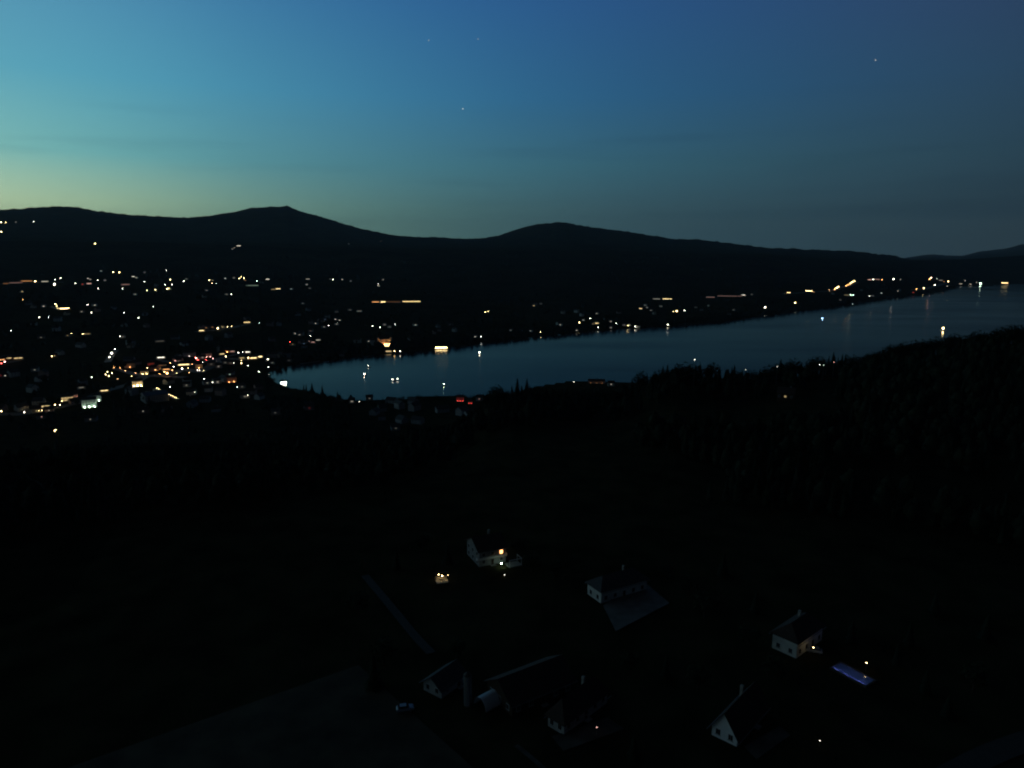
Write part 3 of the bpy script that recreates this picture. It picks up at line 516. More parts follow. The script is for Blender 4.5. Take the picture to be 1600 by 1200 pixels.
# ------------------------------------------------------------------ boats
def boat(x, y, c, s, label, ln=9, two=False, hgt=2.6):
    hh = hit(x, y, hgt); az, tt = ray(x, y); r = (hgt - CAMZ) / tt; X, Y = r * math.sin(az), r * math.cos(az); D = math.hypot(r, CAMZ); p = px_size(D)
    t = empty('motor_boat', (X, Y, 0), face(X, Y, .35), label, 'boat', 'boats with lamps on the lake')
    a = ln / 2; hw = ln * .16; q = MB()
    ring = [(-a, -hw), (a * .35, -hw), (a * .8, -hw * .55), (a, 0), (a * .8, hw * .55), (a * .35, hw), (-a, hw)]
    vs = [(px, py * .75, -.35) for px, py in ring] + [(px, py, .85 + .25 * max(0, px / a)) for px, py in ring]; m_ = len(ring)
    q.add(vs, [(k, (k + 1) % m_, m_ + (k + 1) % m_, m_ + k) for k in range(m_)] + [tuple(range(m_ - 1, -1, -1)), tuple(range(m_, 2 * m_))]).build('hull', M['hull'], t)
    q = MB(); q.add([(-a * .5, -hw * .7, .9), (a * .3, -hw * .6, .9), (a * .3, hw * .6, .9), (-a * .5, hw * .7, .9), (-a * .45, -hw * .6, 1.9), (a * .1, -hw * .5, 1.9), (a * .1, hw * .5, 1.9), (-a * .45, hw * .6, 1.9)],
                    [(0, 1, 5, 4), (1, 2, 6, 5), (2, 3, 7, 6), (3, 0, 4, 7), (4, 5, 6, 7)]); q.build('cabin', M['glass'], t)
    rad = max(.25, .2 * p * s ** 1.2); L = 9 * s ** 1.6 * p * p / (math.pi * rad * rad)
    for xx in ((-a * .9, a * .9) if two else (-a * .1,)):
        mt = MB().cyl(xx, 0, .85, hgt, .05, .04, 6).build('mast', M['metal'], t); MB().ball(xx, 0, hgt + rad * .6, rad, 1, 8, 6).build('lamp_globe', emit(c, L), mt)
boat(576, 571.5, 'w', .5, 'motor boat with a faint lamp above the bright white one')
boat(569.5, 585, 'w', 1.45, 'motor boat with a single bright white lamp in the bay')
boat(617, 592.5, 'w', .9, 'motor boat with two white lamps, one at each end', 11, True)
boat(749.5, 551, 'w', 1.5, 'motor boat with a bright white lamp and streak below the dark far shore')
boat(694, 600, 'g', 1.2, 'motor boat with a greenish white lamp close to the near shore')
boat(1285, 497.5, 'b', .75, 'motor boat with a bluish lamp far out on the lake', 12, False)
boat(1474, 513.5, 'y', 2.3, 'excursion boat with the largest yellow lamp above the wooded ridge', 16, False, 5)

# ------------------------------------------------------------------ trees
def conifer_mesh(seed, wd=.2):
    rg = random.Random(seed); q = MB(); nl = 15
    for i in range(nl):
        z = .1 + .88 * i / nl; rr = wd * (1 - z) ** .8 * rg.uniform(.8, 1.15) + .012; nb = 9 if i < 9 else 6; a0 = rg.random() * 6
        for k in range(nb):
            a = a0 + 2 * math.pi * k / nb + rg.uniform(-.2, .2); rk = rr * rg.uniform(.65, 1.15); c_, s_ = math.cos(a), math.sin(a); w_ = rk * .36; dz = rk * .35
            q.add([(0, 0, z + .05), (c_ * rk * .55 - s_ * w_, s_ * rk * .55 + c_ * w_, z - dz * .4), (c_ * rk, s_ * rk, z - dz), (c_ * rk * .55 + s_ * w_, s_ * rk * .55 - c_ * w_, z - dz * .4), (c_ * rk * .5, s_ * rk * .5, z - dz * .9)],
                  [(0, 1, 2), (0, 2, 3), (1, 4, 2), (4, 3, 2)])
    q.add([(0, .006, .9), (.006, -.004, .9), (-.006, -.004, .9), (0, 0, 1.02)], [(0, 1, 3), (1, 2, 3), (2, 0, 3)])
    return q
def broad_mesh(seed):
    rg = random.Random(seed); q = MB()
    cl = [(0, 0, .68, .3)] + [(.2 * math.cos(a), .2 * math.sin(a), .5 + rg.uniform(-.08, .15), rg.uniform(.17, .24)) for a in (rg.uniform(0, .5) + k * 1.05 for k in range(6))]
    for (cx, cy, cz, cr) in cl:
        for k in range(75):
            while True:
                d = [rg.uniform(-1, 1) for _ in range(3)]
                m_ = math.sqrt(sum(v * v for v in d))
                if .55 < m_ < 1: break
            px, py, pz = cx + d[0] * cr, cy + d[1] * cr, cz + d[2] * cr * .95; s_ = rg.uniform(.022, .045); a, b = rg.uniform(0, 6.3), rg.uniform(-.8, .8)
            ux, uy = math.cos(a) * s_, math.sin(a) * s_
            q.add([(px - ux, py - uy, pz - b * s_), (px + uy, py - ux, pz + .5 * s_), (px + ux, py + uy, pz + b * s_), (px - uy, py + ux, pz - .5 * s_)], [(0, 1, 2, 3)])
    return q
def trunk_conifer(): return MB().cyl(0, 0, -.06, .55, .016, .008, 7).cyl(0, 0, .55, .97, .008, .002, 6)
def trunk_broad():
    q = MB().cyl(0, 0, -.06, .42, .03, .018, 7)
    for k in range(5):
        a = k * 1.26; x1, y1, z1 = .17 * math.cos(a), .17 * math.sin(a), .62
        q.add([(.012, 0, .3), (-.006, .01, .3), (-.006, -.01, .3), (x1, y1, z1)], [(0, 1, 3), (1, 2, 3), (2, 0, 3)])
    return q
def proto(kind, seed):
    t = empty('spruce_tree' if kind == 'c' else 'broadleaf_tree', (0, 0, 0), 0, '', 'tree')
    (trunk_conifer() if kind == 'c' else trunk_broad()).build('trunk', M['bark'], t); (conifer_mesh(seed, .2 + .035 * (seed % 3)) if kind == 'c' else broad_mesh(seed)).build('crown', M['leaf'] if kind == 'c' else M['leafb'], t)
    return t
PRO = {'c': [proto('c', k) for k in (1, 2, 3)], 'b': [proto('b', k) for k in (4, 5, 6)]}; used = set()
INDIV = []
def tree(kind, X, Y, h, label, group, wid=1.0, base=None):
    k = random.randrange(3); pr = PRO[kind][k]; z = H(X, Y) if base is None else base; sc = (h * wid, h * wid, h); INDIV.append((X, Y))
    if (kind, k) not in used:
        used.add((kind, k)); pr.location = (X, Y, z); pr.scale = sc; pr['label'] = label; pr['group'] = group; pr.rotation_euler = (0, 0, random.random() * 6); return pr
    return dup(pr, (X, Y, z), random.random() * 6, sc, label, group)
def ridge_tree(x, top, kind, label, group, dr=0):
    az, tt = ray(x, top); r = float(T(R2, az)) + dr; X, Y = r * math.sin(az), r * math.cos(az); ztop = CAMZ + tt * r; h = ztop - H(X, Y)
    if h < 5 or h > 34: return
    tree(kind, X, Y, h / (1.0 if kind == 'c' else .97), label, group, 1.0 if kind == 'c' else 1.05)
GR = 'silhouetted trees along the right ridge'
for x, y, k, lb in [(775, 600, 'b', 'round broadleaf tree at the left foot of the ridge, above the red lit houses'), (1003, 578, 'b', 'single large round tree against the lake left of the twin spruces'),
                    (1036, 571, 'c', 'left one of the twin pointed spruces against the lake'), (1043.5, 568.5, 'c', 'right one of the twin pointed spruces against the lake'),
                    (1303, 549, 'c', 'broad tall spruce standing out just right of the small white lit house'), (1322, 552, 'c', 'slim spruce right of the broad tall one on the ridge'), (1220.5, 560, 'c', 'slim pointed spruce above the roofs in the ridge dip'),
                    (1148, 568.5, 'c', 'lone narrow spruce in the ridge gap right of the high tree group'), (1391, 536, 'c', 'small spruce tip breaking the smooth part of the ridge'),
                    (1487, 524, 'c', 'dark spruce just right of the large yellow boat lamp'), (808.5, 590, 'c', 'left spruce of the pair above the lower ridge'), (823.5, 589.5, 'c', 'right spruce of the pair above the lower ridge')]:
    ridge_tree(x, y, k, lb, GR, -6)
secs = [(760, 860, 'low left end of the ridge', 5, 1), (860, 985, 'low ridge stretch before the long pink building', 5, 0), (985, 1060, 'rise around the twin spruces', 7, 3), (1060, 1122, 'highest tree group left of the ridge gap', 10, 9), (1122, 1240, 'ridge dip with the roofs', 7, 5),
        (1240, 1345, 'ridge stretch by the small white lit house', 8, 6), (1345, 1480, 'smooth ridge left of the yellow boat lamp', 6, 2), (1480, 1650, 'ridge running out of the right edge', 6, 2)]
for x0, x1, nm, amp, up in secs:
    x = x0 + 3
    while x < x1:
        kd = 'c' if random.random() < (.12 if x > 1345 else .5) else 'b'
        top = canopy_y(x) - random.uniform(-2, amp) - up * .45
        ridge_tree(x, top, kd, ('pointed spruce' if kd == 'c' else 'rounded leafy tree') + ' in dark silhouette on the ' + nm, GR, random.uniform(-25, 8))
        x += random.uniform(4.5, 10)
# trees on the dark spit before the bay and along the near shore
x = 418
NSY = table(near_shore_px)
sp = {487: 597, 503: 601.5, 527: 610.5, 474: 600, 478: 599.5}
xs_ = sorted(list(sp) + [416 + k * 6.5 + random.uniform(-2, 2) for k in range(56)])
for x in xs_:
    top = sp.get(x, float(np.interp(x, NSY[0], NSY[1])) - random.uniform(5, 9.5) + 2)
    az, tt = ray(x, top); r = float(T(RN, az)) - random.uniform(16, 34); X, Y = r * math.sin(az), r * math.cos(az); h = CAMZ + tt * r - H(X, Y)
    if 4 < h < 26 and not 433 < x < 452: tree('c' if (x in sp or random.random() < .3) else 'b', X, Y, h, 'dark tree on the spit below the bright boathouse' if x < 545 else 'dark round tree on the near shore before the open bay' if x < 640 else 'dark shore tree between the near roofs and the water', 'trees along the near shore', 1.0 if x in sp else 1.15)
# the high lamp between the ridge trees and the small lit houses up there
for (x, y, c, s, lb) in [(1085.5, 562, 'w', 1.0, 'tall street lamp glowing white above the highest ridge trees'), (1281, 570, 'w', .9, 'small white lamp beside the ridge houses left of the broad spruce'), (1287, 570.5, 'g', .5, 'faint green lamp right next to the small white ridge lamp'),
                         (1214.5, 573, 'w', .45, 'faint white lamp among the roofs in the ridge dip'), (1303, 566, 'p', .45, 'faint pink lamp under the broad tall spruce'), (1165, 577.5, 'w', .45, 'faint white lamp right of the ridge gap')]:
    az, tt = ray(x, y); r = float(T(R2, az)) - 34; X, Y = r * math.sin(az), r * math.cos(az); g = H(X, Y); zt = CAMZ + tt * r; p = px_size(math.hypot(r, 60)); rad = .22; L = 2.6 * s ** 1.7 * p * p / (math.pi * rad * rad)
    LIT.append((az, r)); t = empty('street_lamp', (X, Y, g), face(X, Y), lb, 'street lamp', 'lamps on the right ridge')
    MB().cyl(0, 0, -1, zt - g - rad * .9, .12, .07, 6).build('pole', M['metal'], t); MB().ball(0, 0, zt - g, rad, 1, 8, 6).build('lamp_globe', emit(c, L), t); MB().cyl(0, 0, zt - g + rad * .8, zt - g + rad * 1.2, rad * .9, rad * .2, 8).build('lamp_cap', M['metal'], t)
h_ = lit_house(1227, 619.5, 'y', .75, 'dark hillside house with one small yellow window below the ridge', 'houses below the right ridge', None)

# ------------------------------------------------------------------ unlit houses of the town, read only as pale patches
LA = np.array([a for a, r in LIT]); LR = np.array([r for a, r in LIT])
LT = np.array([(max(H(r * math.sin(a), r * math.cos(a)), 0) + 3 - CAMZ) / r for a, r in LIT])
def blocks(X, Y, top, half):
    az = math.atan2(X, Y); r = math.hypot(X, Y)
    k = (np.abs(LA - az) * r < half + 3) & (LR > r - half - 6) & (LR < r + 700) & (top > CAMZ + LT * r)
    return bool(k.any())
DARK = []
def dark_house(x, y, wall, label, group):
    hh = hit(x, y, 2)
    if hh is None: return
    X, Y, r = hh
    if r < 780: return
    l_, wd, h = random.uniform(11, 18), random.uniform(9, 12), random.choice([5.4, 6, 8.2]); z = H(X, Y); rh = wd * .38
    if blocks(X, Y, z + h + rh, l_ / 2) or any((a - X) ** 2 + (b_ - Y) ** 2 < 400 for a, b_ in DARK): return
    DARK.append((X, Y)); rz = face(X, Y, random.uniform(-1.2, 1.2)); t = empty('dark_house', (X, Y, z), rz, label, 'house', group)
    body(l_, wd, h, rh, 3).build('wall', WALLS[wall], t); gable(l_, wd, h, rh).build('roof', M['roof'] if wall % 2 else M['roofg'], t)
    for j in range(int(h / 2.7)):
        for i in range(3): win(t, -l_ / 2 + (i + .5) * l_ / 3, -wd / 2, 1.6 + 2.7 * j, 1.1, 1.3, M['glass'], '-y')
WN = ['pale', 'cream', 'grey', 'rose']
for (x0, x1, y0, y1, nn, ph) in [(2, 150, 585, 665, 13, 'among the lower left streets'), (150, 330, 560, 650, 16, 'among the lights of the centre'), (330, 410, 560, 625, 12, 'just below the bright promenade'), (0, 200, 470, 560, 14, 'on the hillside left above town'),
                                 (200, 420, 440, 545, 14, 'on the dark slope above the centre'), (420, 560, 480, 560, 14, 'round the head of the bay'), (620, 840, 495, 535, 9, 'on the far shore right of the castle'), (850, 1150, 478, 508, 11, 'on the far shore under the hill road'),
                                 (1300, 1540, 440, 462, 6, 'on the far right shore'), (560, 780, 626, 662, 24, 'among the dark near shore roofs')]:
    for k in range(nn):
        w_ = random.randrange(4) if nn != 24 else 2
        dark_house(random.uniform(x0, x1), random.uniform(y0, y1), w_, f'unlit {WN[w_]} walled gabled house {ph}', 'unlit houses ' + ph)

# ------------------------------------------------------------------ the woods, one mass of low trees nobody could count
def forest(name, P, hs, m, label, leaves=0):
    V = []; Fs = []; nT = 0
    P = np.asarray(P); N = len(P); n_ = 7
    lv = [(.08, .62), (.30, 1.0), (.32, .72), (.55, .66), (.57, .45), (.78, .34), (1.0, .02)]
    ang = np.linspace(0, 2 * np.pi, n_, endpoint=False)
    ph = RNG.uniform(0, 6, (N, 1, 1)); jr = RNG.uniform(.7, 1.2, (N, len(lv), n_)); jz = RNG.uniform(-.05, .05, (N, len(lv), n_))
    zz = np.array([l_[0] for l_ in lv])[None, :, None]; rr = np.array([l_[1] for l_ in lv])[None, :, None]
    br = RNG.random(N)[:, None, None] < .45     # round crowned trees
    rb = np.array([.5, .95, 1.1, 1.15, 1.05, .8, .1])[None, :, None]
    hh = np.asarray(hs)[:, None, None]; rad = hh * np.where(br, .27, .21) * np.where(br, rb, rr) * jr * (.8 if leaves else 1)
    X = P[:, 0][:, None, None] + rad * np.cos(ang + ph); Y = P[:, 1][:, None, None] + rad * np.sin(ang + ph); Zv = P[:, 2][:, None, None] + hh * (np.where(br, .25 + zz * .75, zz) + jz)
    Vv = np.stack([X, Y, Zv], -1).reshape(-1, 3); L_ = len(lv)
    i, j = np.meshgrid(np.arange(L_ - 1), np.arange(n_), indexing='ij'); q = np.stack([i * n_ + j, i * n_ + (j + 1) % n_, (i + 1) * n_ + (j + 1) % n_, (i + 1) * n_ + j], -1).reshape(-1, 4)
    Fv = (q[None] + (np.arange(N) * L_ * n_)[:, None, None]).reshape(-1, 4)
    if leaves:      # ragged sprays of foliage standing out of each crown
        K = leaves; t_ = RNG.random((N, K)); a_ = RNG.uniform(0, 2 * np.pi, (N, K)); h1_ = np.asarray(hs)[:, None]; b1 = br[:, :, 0]
        rb_ = np.interp(t_, [0, .2, .5, .8, 1], [.5, .95, 1.15, .85, .2]) * .27; rc_ = np.interp(t_, [0, .2, 1], [.75, 1.0, .05]) * .21
        rr_ = h1_ * np.where(b1, rb_, rc_) * RNG.uniform(.75, 1.12, (N, K)); zc = P[:, 2][:, None] + h1_ * np.where(b1, .22 + t_ * .78, .08 + t_ * .92)
        cx = P[:, 0][:, None] + rr_ * np.cos(a_); cy = P[:, 1][:, None] + rr_ * np.sin(a_); c_ = np.stack([cx, cy, zc], -1)
        d1 = RNG.normal(size=(N, K, 3)); d1 /= np.linalg.norm(d1, axis=-1, keepdims=True); d2 = np.cross(d1, RNG.normal(size=(N, K, 3))); d2 /= np.linalg.norm(d2, axis=-1, keepdims=True)
        sz = (h1_ * RNG.uniform(.035, .075, (N, K)))[..., None]; d1[..., 2] *= .6
        Lq = np.stack([c_ - d1 * sz, c_ - d2 * sz * .6, c_ + d1 * sz, c_ + d2 * sz * .6], 2).reshape(-1, 3)
        o_ = len(Vv); Vv = np.vstack([Vv, Lq]); Fv = np.vstack([Fv, o_ + np.arange(N * K * 4).reshape(-1, 4)])
    return tag(np_mesh(name, Vv, Fv, m), label, 'woodland', kind='stuff')
def scatter(N, az0, az1, rfun, hr, cond):
    az = RNG.uniform(az0, az1, N); r = rfun(az, RNG.random(N)); X = r * np.sin(az); Y = r * np.cos(az); Zg = height(X, Y); h = RNG.uniform(*hr, N)
    ok = (Zg > .5) & cond(X, Y, az, r)
    for a, rl, lt in zip(LA, LR, LT):
        ok &= ~((np.abs(az - a) * r < 7) & (r < rl + 7) & (r > rl - 700) & (Zg + h > CAMZ + lt * r))
    for (hx, hy) in DARK: ok &= (X - hx) ** 2 + (Y - hy) ** 2 > 144
    return np.stack([X, Y, Zg - .3], -1)[ok], h[ok]
fld = lambda X, Y: (fbm(X / 170, Y / 170, 2, 31) > -.12) | (np.abs(np.hypot(X, Y) - T(R2, np.arctan2(X, Y)) + 10) < 75)
P1, h1 = scatter(17000, R(-44), R(44), lambda a, u: np.sqrt(300 ** 2 + u * (1100 ** 2 - 300 ** 2)), (9, 17),
                 lambda X, Y, a, r: (r < np.where(a < a415, 880., T(RN, a) - 18)) & fld(X, Y) & ((r > 400) | ((fbm(X / 120, Y / 120, 2, 61) > .04) & (r > 320))) &
                 ((r < T(R2, a) + 60) | (a < R(-3))) & ~((a > ray(550, 640)[0]) & (a < ray(760, 640)[0]) & (r > 800)))
h1 = h1 * np.where(np.hypot(P1[:, 0], P1[:, 1]) > T(R2, np.arctan2(P1[:, 0], P1[:, 1])) - 60, .72, 1)
forest('near_woods', P1, h1, M['leaf'], 'black wooded slope between the houses and the lake', 34)
P2, h2 = scatter(3600, a415, R(44), lambda a, u: T(RF, a) + 4 + u * 90, (9, 18), lambda X, Y, a, r: r < 6800)
P3, h3 = scatter(9000, R(-44), R(30), lambda a, u: np.where(a < a415, 900, T(RF, a) + 60) + u ** 1.2 * 3400, (8, 17), lambda X, Y, a, r: fbm(X / 150, Y / 150, 2, 41) > .02)
forest('far_woods', np.vstack([P2, P3]), np.concatenate([h2, h3]), M['leaf'], 'dark woods along the far shore and between the town lights')
for c_ in h_.children:
    if c_.name.startswith('wall'): c_.data.materials[0] = M['wood']

# ------------------------------------------------------------------ the near plateau: drives, yards and fields draped on the ground
def drape(name, poly, m, dz, step=3.0):
    """a thin sheet following the ground inside a convex quad given by four photo pixels"""
    P = [hit(x, y, 0, 40)[:2] for x, y in poly]
    a, b, c, d = [np.array(q) for q in P]; nu = max(2, int(max(np.linalg.norm(b - a), np.linalg.norm(c - d)) / step)); nv = max(2, int(max(np.linalg.norm(d - a), np.linalg.norm(c - b)) / step))
    u, v = np.meshgrid(np.linspace(0, 1, nu + 1), np.linspace(0, 1, nv + 1), indexing='ij'); u = u[..., None]; v = v[..., None]
    Q = (a * (1 - u) + b * u) * (1 - v) + (d * (1 - u) + c * u) * v
    Vv = np.concatenate([Q, (height(Q[..., 0], Q[..., 1]) + dz)[..., None]], -1).reshape(-1, 3)
    i, j = np.meshgrid(np.arange(nu), np.arange(nv), indexing='ij'); Fv = np.stack([i * (nv + 1) + j, (i + 1) * (nv + 1) + j, (i + 1) * (nv + 1) + j + 1, i * (nv + 1) + j + 1], -1).reshape(-1, 4)
    o = np_mesh(name, Vv, Fv, m); tag(o, kind='structure')
    if o.data.polygons[0].normal.z < 0: o.data.flip_normals()
    return o
def road(name, pts, w, m, dz, kerb=True):
    P = np.array([hit(x, y, 0, 40)[:2] for x, y in pts]); seg = np.linalg.norm(np.diff(P, axis=0), axis=1); s_ = np.concatenate([[0], np.cumsum(seg)]); n_ = max(3, int(s_[-1] / 3))
    t_ = np.linspace(0, s_[-1], n_ + 1); Q = np.stack([np.interp(t_, s_, P[:, 0]), np.interp(t_, s_, P[:, 1])], -1)
    for _ in range(3): Q[1:-1] = (Q[:-2] + 2 * Q[1:-1] + Q[2:]) / 4
    d = np.gradient(Q, axis=0); d /= np.linalg.norm(d, axis=1)[:, None]; nrm = np.stack([-d[:, 1], d[:, 0]], -1)
    rows = [Q + nrm * w / 2 * k for k in (-1, -.33, .33, 1)]
    Vv = np.concatenate([np.concatenate([q, (height(q[:, 0], q[:, 1]) + dz)[:, None]], -1) for q in rows]); N = len(Q)
    i, j = np.meshgrid(np.arange(3), np.arange(N - 1), indexing='ij'); Fv = np.stack([i * N + j, i * N + j + 1, (i + 1) * N + j + 1, (i + 1) * N + j], -1).reshape(-1, 4)
    o = np_mesh(name, Vv, Fv, m); tag(o, kind='structure')
    if o.data.polygons[0].normal.z < 0: o.data.flip_normals()
    return Q, nrm
drape('field', [(-60, 1260), (560, 1040), (840, 1290), (700, 1500)], M['field'], .20, 5)
road('road', [(570, 900), (612, 950), (640, 985), (656, 1004), (674, 1022)], 2.8, M['asphalt'], .30)
road('path', [(806, 1166), (826, 1180), (850, 1202), (885, 1240)], 1.2, M['worn'], .30)
road('road', [(1480, 1215), (1545, 1180), (1600, 1160), (1700, 1125)], 5.5, M['asphalt'], .32)
drape('yard', [(942, 948), (1000, 905), (1046, 944), (962, 988)], mat('pale_paving', (.15, .147, .14), .95, .25, .3), .40, 3)
drape('yard', [(862, 1152), (950, 1122), (975, 1140), (880, 1175)], M['worn'], .26, 3)
drape('yard', [(1162, 1168), (1218, 1136), (1235, 1150), (1182, 1188)], M['worn'], .26, 3)

# ------------------------------------------------------------------ the farmhouses and villas of the plateau
KEEP = []
def hip(l_, w_, h, rh, oh=.6):
    a, b = l_ / 2 + oh, w_ / 2 + oh; c = max(.3, l_ / 2 - w_ * .42); z0 = h - .12; q = MB()
    q.add([(-a, -b, z0), (a, -b, z0), (a, b, z0), (-a, b, z0), (-c, 0, h + rh), (c, 0, h + rh), (-a, -b, z0 - .22), (a, -b, z0 - .22), (a, b, z0 - .22), (-a, b, z0 - .22)],
          [(0, 1, 5, 4), (1, 2, 5), (2, 3, 4, 5), (3, 0, 4), (6, 7, 1, 0), (7, 8, 2, 1), (8, 9, 3, 2), (9, 6, 0, 3), (9, 8, 7, 6)])
    return q
def near_house(name, A, B, L_, h, rh, wall, roofm, label, lit=(), chim=1, eave=.7, storeys=None, W_=None, hipped=False):
    a = np.array(hit(*A, 0, 40)[:2]); b = np.array(hit(*B, 0, 40)[:2]); u = b - a; W = float(np.linalg.norm(u)); u /= W
    if W_: W = W_
    v = np.array([u[1], -u[0]]); c = a + u * W / 2 + v * L_ / 2; th = math.atan2(v[1], v[0]); z = H(*a); KEEP.append((c[0], c[1], max(L_, W) / 2 + 4))
    t = empty(name, (c[0], c[1], z), th, label, 'house'); (MB().box(-L_ / 2, L_ / 2, -W / 2, W / 2, -3, h - .4) if hipped else body(L_, W, h, rh, 3)).build('wall', wall, t); r_ = (hip if hipped else gable)(L_, W, h, rh, eave).build('roof', roofm, t)
    st = storeys or max(1, int(h / 2.6)); ng = max(2, int(W / 3.2)); nl = max(2, int(L_ / 3.4)); k = 0
    for j in range(st):
        for i in range(ng):
            k += 1; win(t, -L_ / 2, -W / 2 + (i + .5) * W / ng, 1.6 + 2.75 * j, 1.05, 1.3, emit(*dict(lit)[('g', j, i)]) if ('g', j, i) in dict(lit) else M['glass'], '-x', True) if False else \
            gwin(t, -L_ / 2, -W / 2 + (i + .5) * W / ng, 1.6 + 2.75 * j, 1.05, 1.3, emit(*dict(lit)[('g', j, i)]) if ('g', j, i) in dict(lit) else M['glass'])
        for i in range(nl):
            if j == 0 and i == nl // 2: continue
            win(t, -L_ / 2 + (i + .5) * L_ / nl, -W / 2, 1.6 + 2.75 * j, 1.1, 1.3, emit(*dict(lit)[('l', j, i)]) if ('l', j, i) in dict(lit) else M['glass'], '-y', True)
    x0 = -L_ / 2 + (nl // 2 + .5) * L_ / nl
    dr = MB().box(x0 - .5, x0 + .5, -W / 2 - .07, -W / 2 + .02, .05, 2.15).build('door', M['wood'], t); MB().box(x0 + .32, x0 + .42, -W / 2 - .13, -W / 2 - .075, 1.0, 1.12).build('handle', M['metal'], dr)
    MB().box(x0 - 1, x0 + 1, -W / 2 - 1.3, -W / 2 - .075, -1, .02).build('doorstep', M['conc'], t)
    for i in range(chim):
        cx = L_ * (.18 - .4 * i); q = MB().box(cx - .35, cx + .35, W * .12, W * .12 + .7, h + rh * .5, h + rh + .9).build('chimney', M['conc'], r_); 
    # gutters
    for sgn in (-1, 1): MB().box(-L_ / 2 - eave, L_ / 2 + eave, sgn * (W / 2 + eave) - .06 + .08 * sgn, sgn * (W / 2 + eave) + .06 + .08 * sgn, h - eave * rh / (W / 2) - .22, h - eave * rh / (W / 2) - .08).build('gutter', M['metal'], t)
    return t, L_, W, z
def gwin(t, x, yc, z, w, h, m):
    f = .1; fr = MB().box(x - .05, x + .02, yc - w / 2 - f, yc + w / 2 + f, z - h / 2 - f, z + h / 2 + f).build('window', M['rail'], t)
    MB().box(x - .08, x - .053, yc - w / 2, yc - .03, z - h / 2, z + h / 2).box(x - .08, x - .053, yc + .03, yc + w / 2, z - h / 2, z + h / 2).build('pane', m, fr)
    MB().box(x - .18, x + .01, yc - w / 2 - .2, yc + w / 2 + .2, z - h / 2 - f - .09, z - h / 2 - f - .003).build('sill', M['conc'], fr)
def balcony(t, x0, x1, y0, y1, z):
    bq = MB().box(x0, x1, y0, y1, z - .15, z).build('balcony', M['conc'], t); q = MB()
    for (a0, a1, b0, b1) in ((x0, x1, y0, y0 + .06), (x0, x0 + .06, y0 + .061, y1), (x1 - .06, x1, y0 + .061, y1)):
        q.box(a0, a1, b0, b1, z + .12, z + 1.0)
    q.build('railing', M['rail'], bq)
# house with white balconies and the terrace lights
tA, LA_, WA_, zA = near_house('house', (749, 886), (730, 866), 10.5, 6.2, 3.2, mat('grey_render', (.26, .27, .28), .9, .12, .5), M['roof'], 'house with white balcony rails forming a V and an orange lit window', lit=[(('l', 1, 2), ('o', 5.0))])
balcony(tA, -LA_ / 2 - 1.3, LA_ / 2, -WA_ / 2 - 1.3, -WA_ / 2 - .08, 2.9)
MB().box(LA_ / 2 - 1, LA_ / 2 + 4.2, -WA_ / 2 - 5.4, -WA_ / 2 - 1.35, -1, .25).build('terrace', M['conc'], tA)
q = MB()
for (xx, yy) in ((LA_ / 2 - .8, -WA_ / 2 - 5.2), (LA_ / 2 + 4, -WA_ / 2 - 5.2), (LA_ / 2 + 4, -WA_ / 2 - 1.6)): q.box(xx - .08, xx + .08, yy - .08, yy + .08, .25, 2.7)
q.box(LA_ / 2 - 1, LA_ / 2 + 4.2, -WA_ / 2 - 5.4, -WA_ / 2 - 5.2, 2.7, 2.9).box(LA_ / 2 + 3.9, LA_ / 2 + 4.1, -WA_ / 2 - 5.19, -WA_ / 2 - 1.4, 2.7, 2.9).build('pergola', M['rail'], tA)
tC, LC_, WC_, zC = near_house('house', (939, 943), (918, 928), 19, 4.4, 3.0, M['plaster'], M['roofg'], 'unlit house with pale end wall and long dark roof beside the paved yard', hipped=True)
tD, LD_, WD_, zD = near_house('house', (1244, 1029), (1206, 1012), 15, 5.0, 3.2, M['plaster'], M['roof'], 'house with a broad white side wall near the two garden lamps', hipped=True)
tF, LF_, WF_, zF = near_house('house', (1151, 1167), (1112, 1148), 16, 2.9, 4.6, mat('white_plaster', (.78, .82, .84), .85, .08, .6), M['roof'], 'steep roofed house with a bluish white gable at the bottom of the view', eave=.8)
tI, LI_, WI_, zI = near_house('farmhouse', (881, 1149), (856, 1134), 17, 3.2, 4.2, M['greyp'], M['roof'], 'broad farmhouse with dark hipped looking roof and a tiny reddish lamp', hipped=True)
tJ, LJ_, WJ_, zJ = near_house('barn', (800, 1120), (762, 1082), 19, 3.6, 3.6, M['wood'], M['roof'], 'long dark wooden barn between the silo and the broad farmhouse', chim=0)
tK, LK_, WK_, zK = near_house('barn', (690, 1092), (662, 1078), 9, 2.8, 2.4, M['greyp'], M['roofg'], 'low grey shed left of the tall silo', chim=0)

# silo and round ended shelter
X, Y, r = hit(731, 1101, 0, 40); KEEP.append((X, Y, 5)); t = empty('silo', (X, Y, H(X, Y)), face(X, Y), 'tall slim ribbed silo beside the white arched shelter', 'silo')
MB().cyl(0, 0, -1, 8.2, 1.0, 1.0, 16).build('tank', M['metal'], t); MB().cyl(0, 0, 8.2, 9.2, 1.1, .15, 16).build('silo_roof', M['roofg'], t)
q = MB()
for k in range(8): q.cyl(0, 0, .6 + k, .7 + k, 1.05, 1.05, 16)
q.build('hoop', M['metal'], t); q = MB()
for k in range(18): q.box(-.25, .25, -1.2, -1.15, .5 + k * .42, .55 + k * .42)
q.box(-.29, -.25, -1.2, -1.15, 0, 8.2).box(.25, .29, -1.2, -1.15, 0, 8.2).build('ladder', M['rail'], t)
X, Y, r = hit(750, 1106, 0, 40); KEEP.append((X, Y, 6)); t = empty('arched_shelter', (X, Y, H(X, Y)), face(X, Y, -.9), 'small white arched shelter curving beside the tall silo', 'shelter')
q = MB(); nn = 12; 
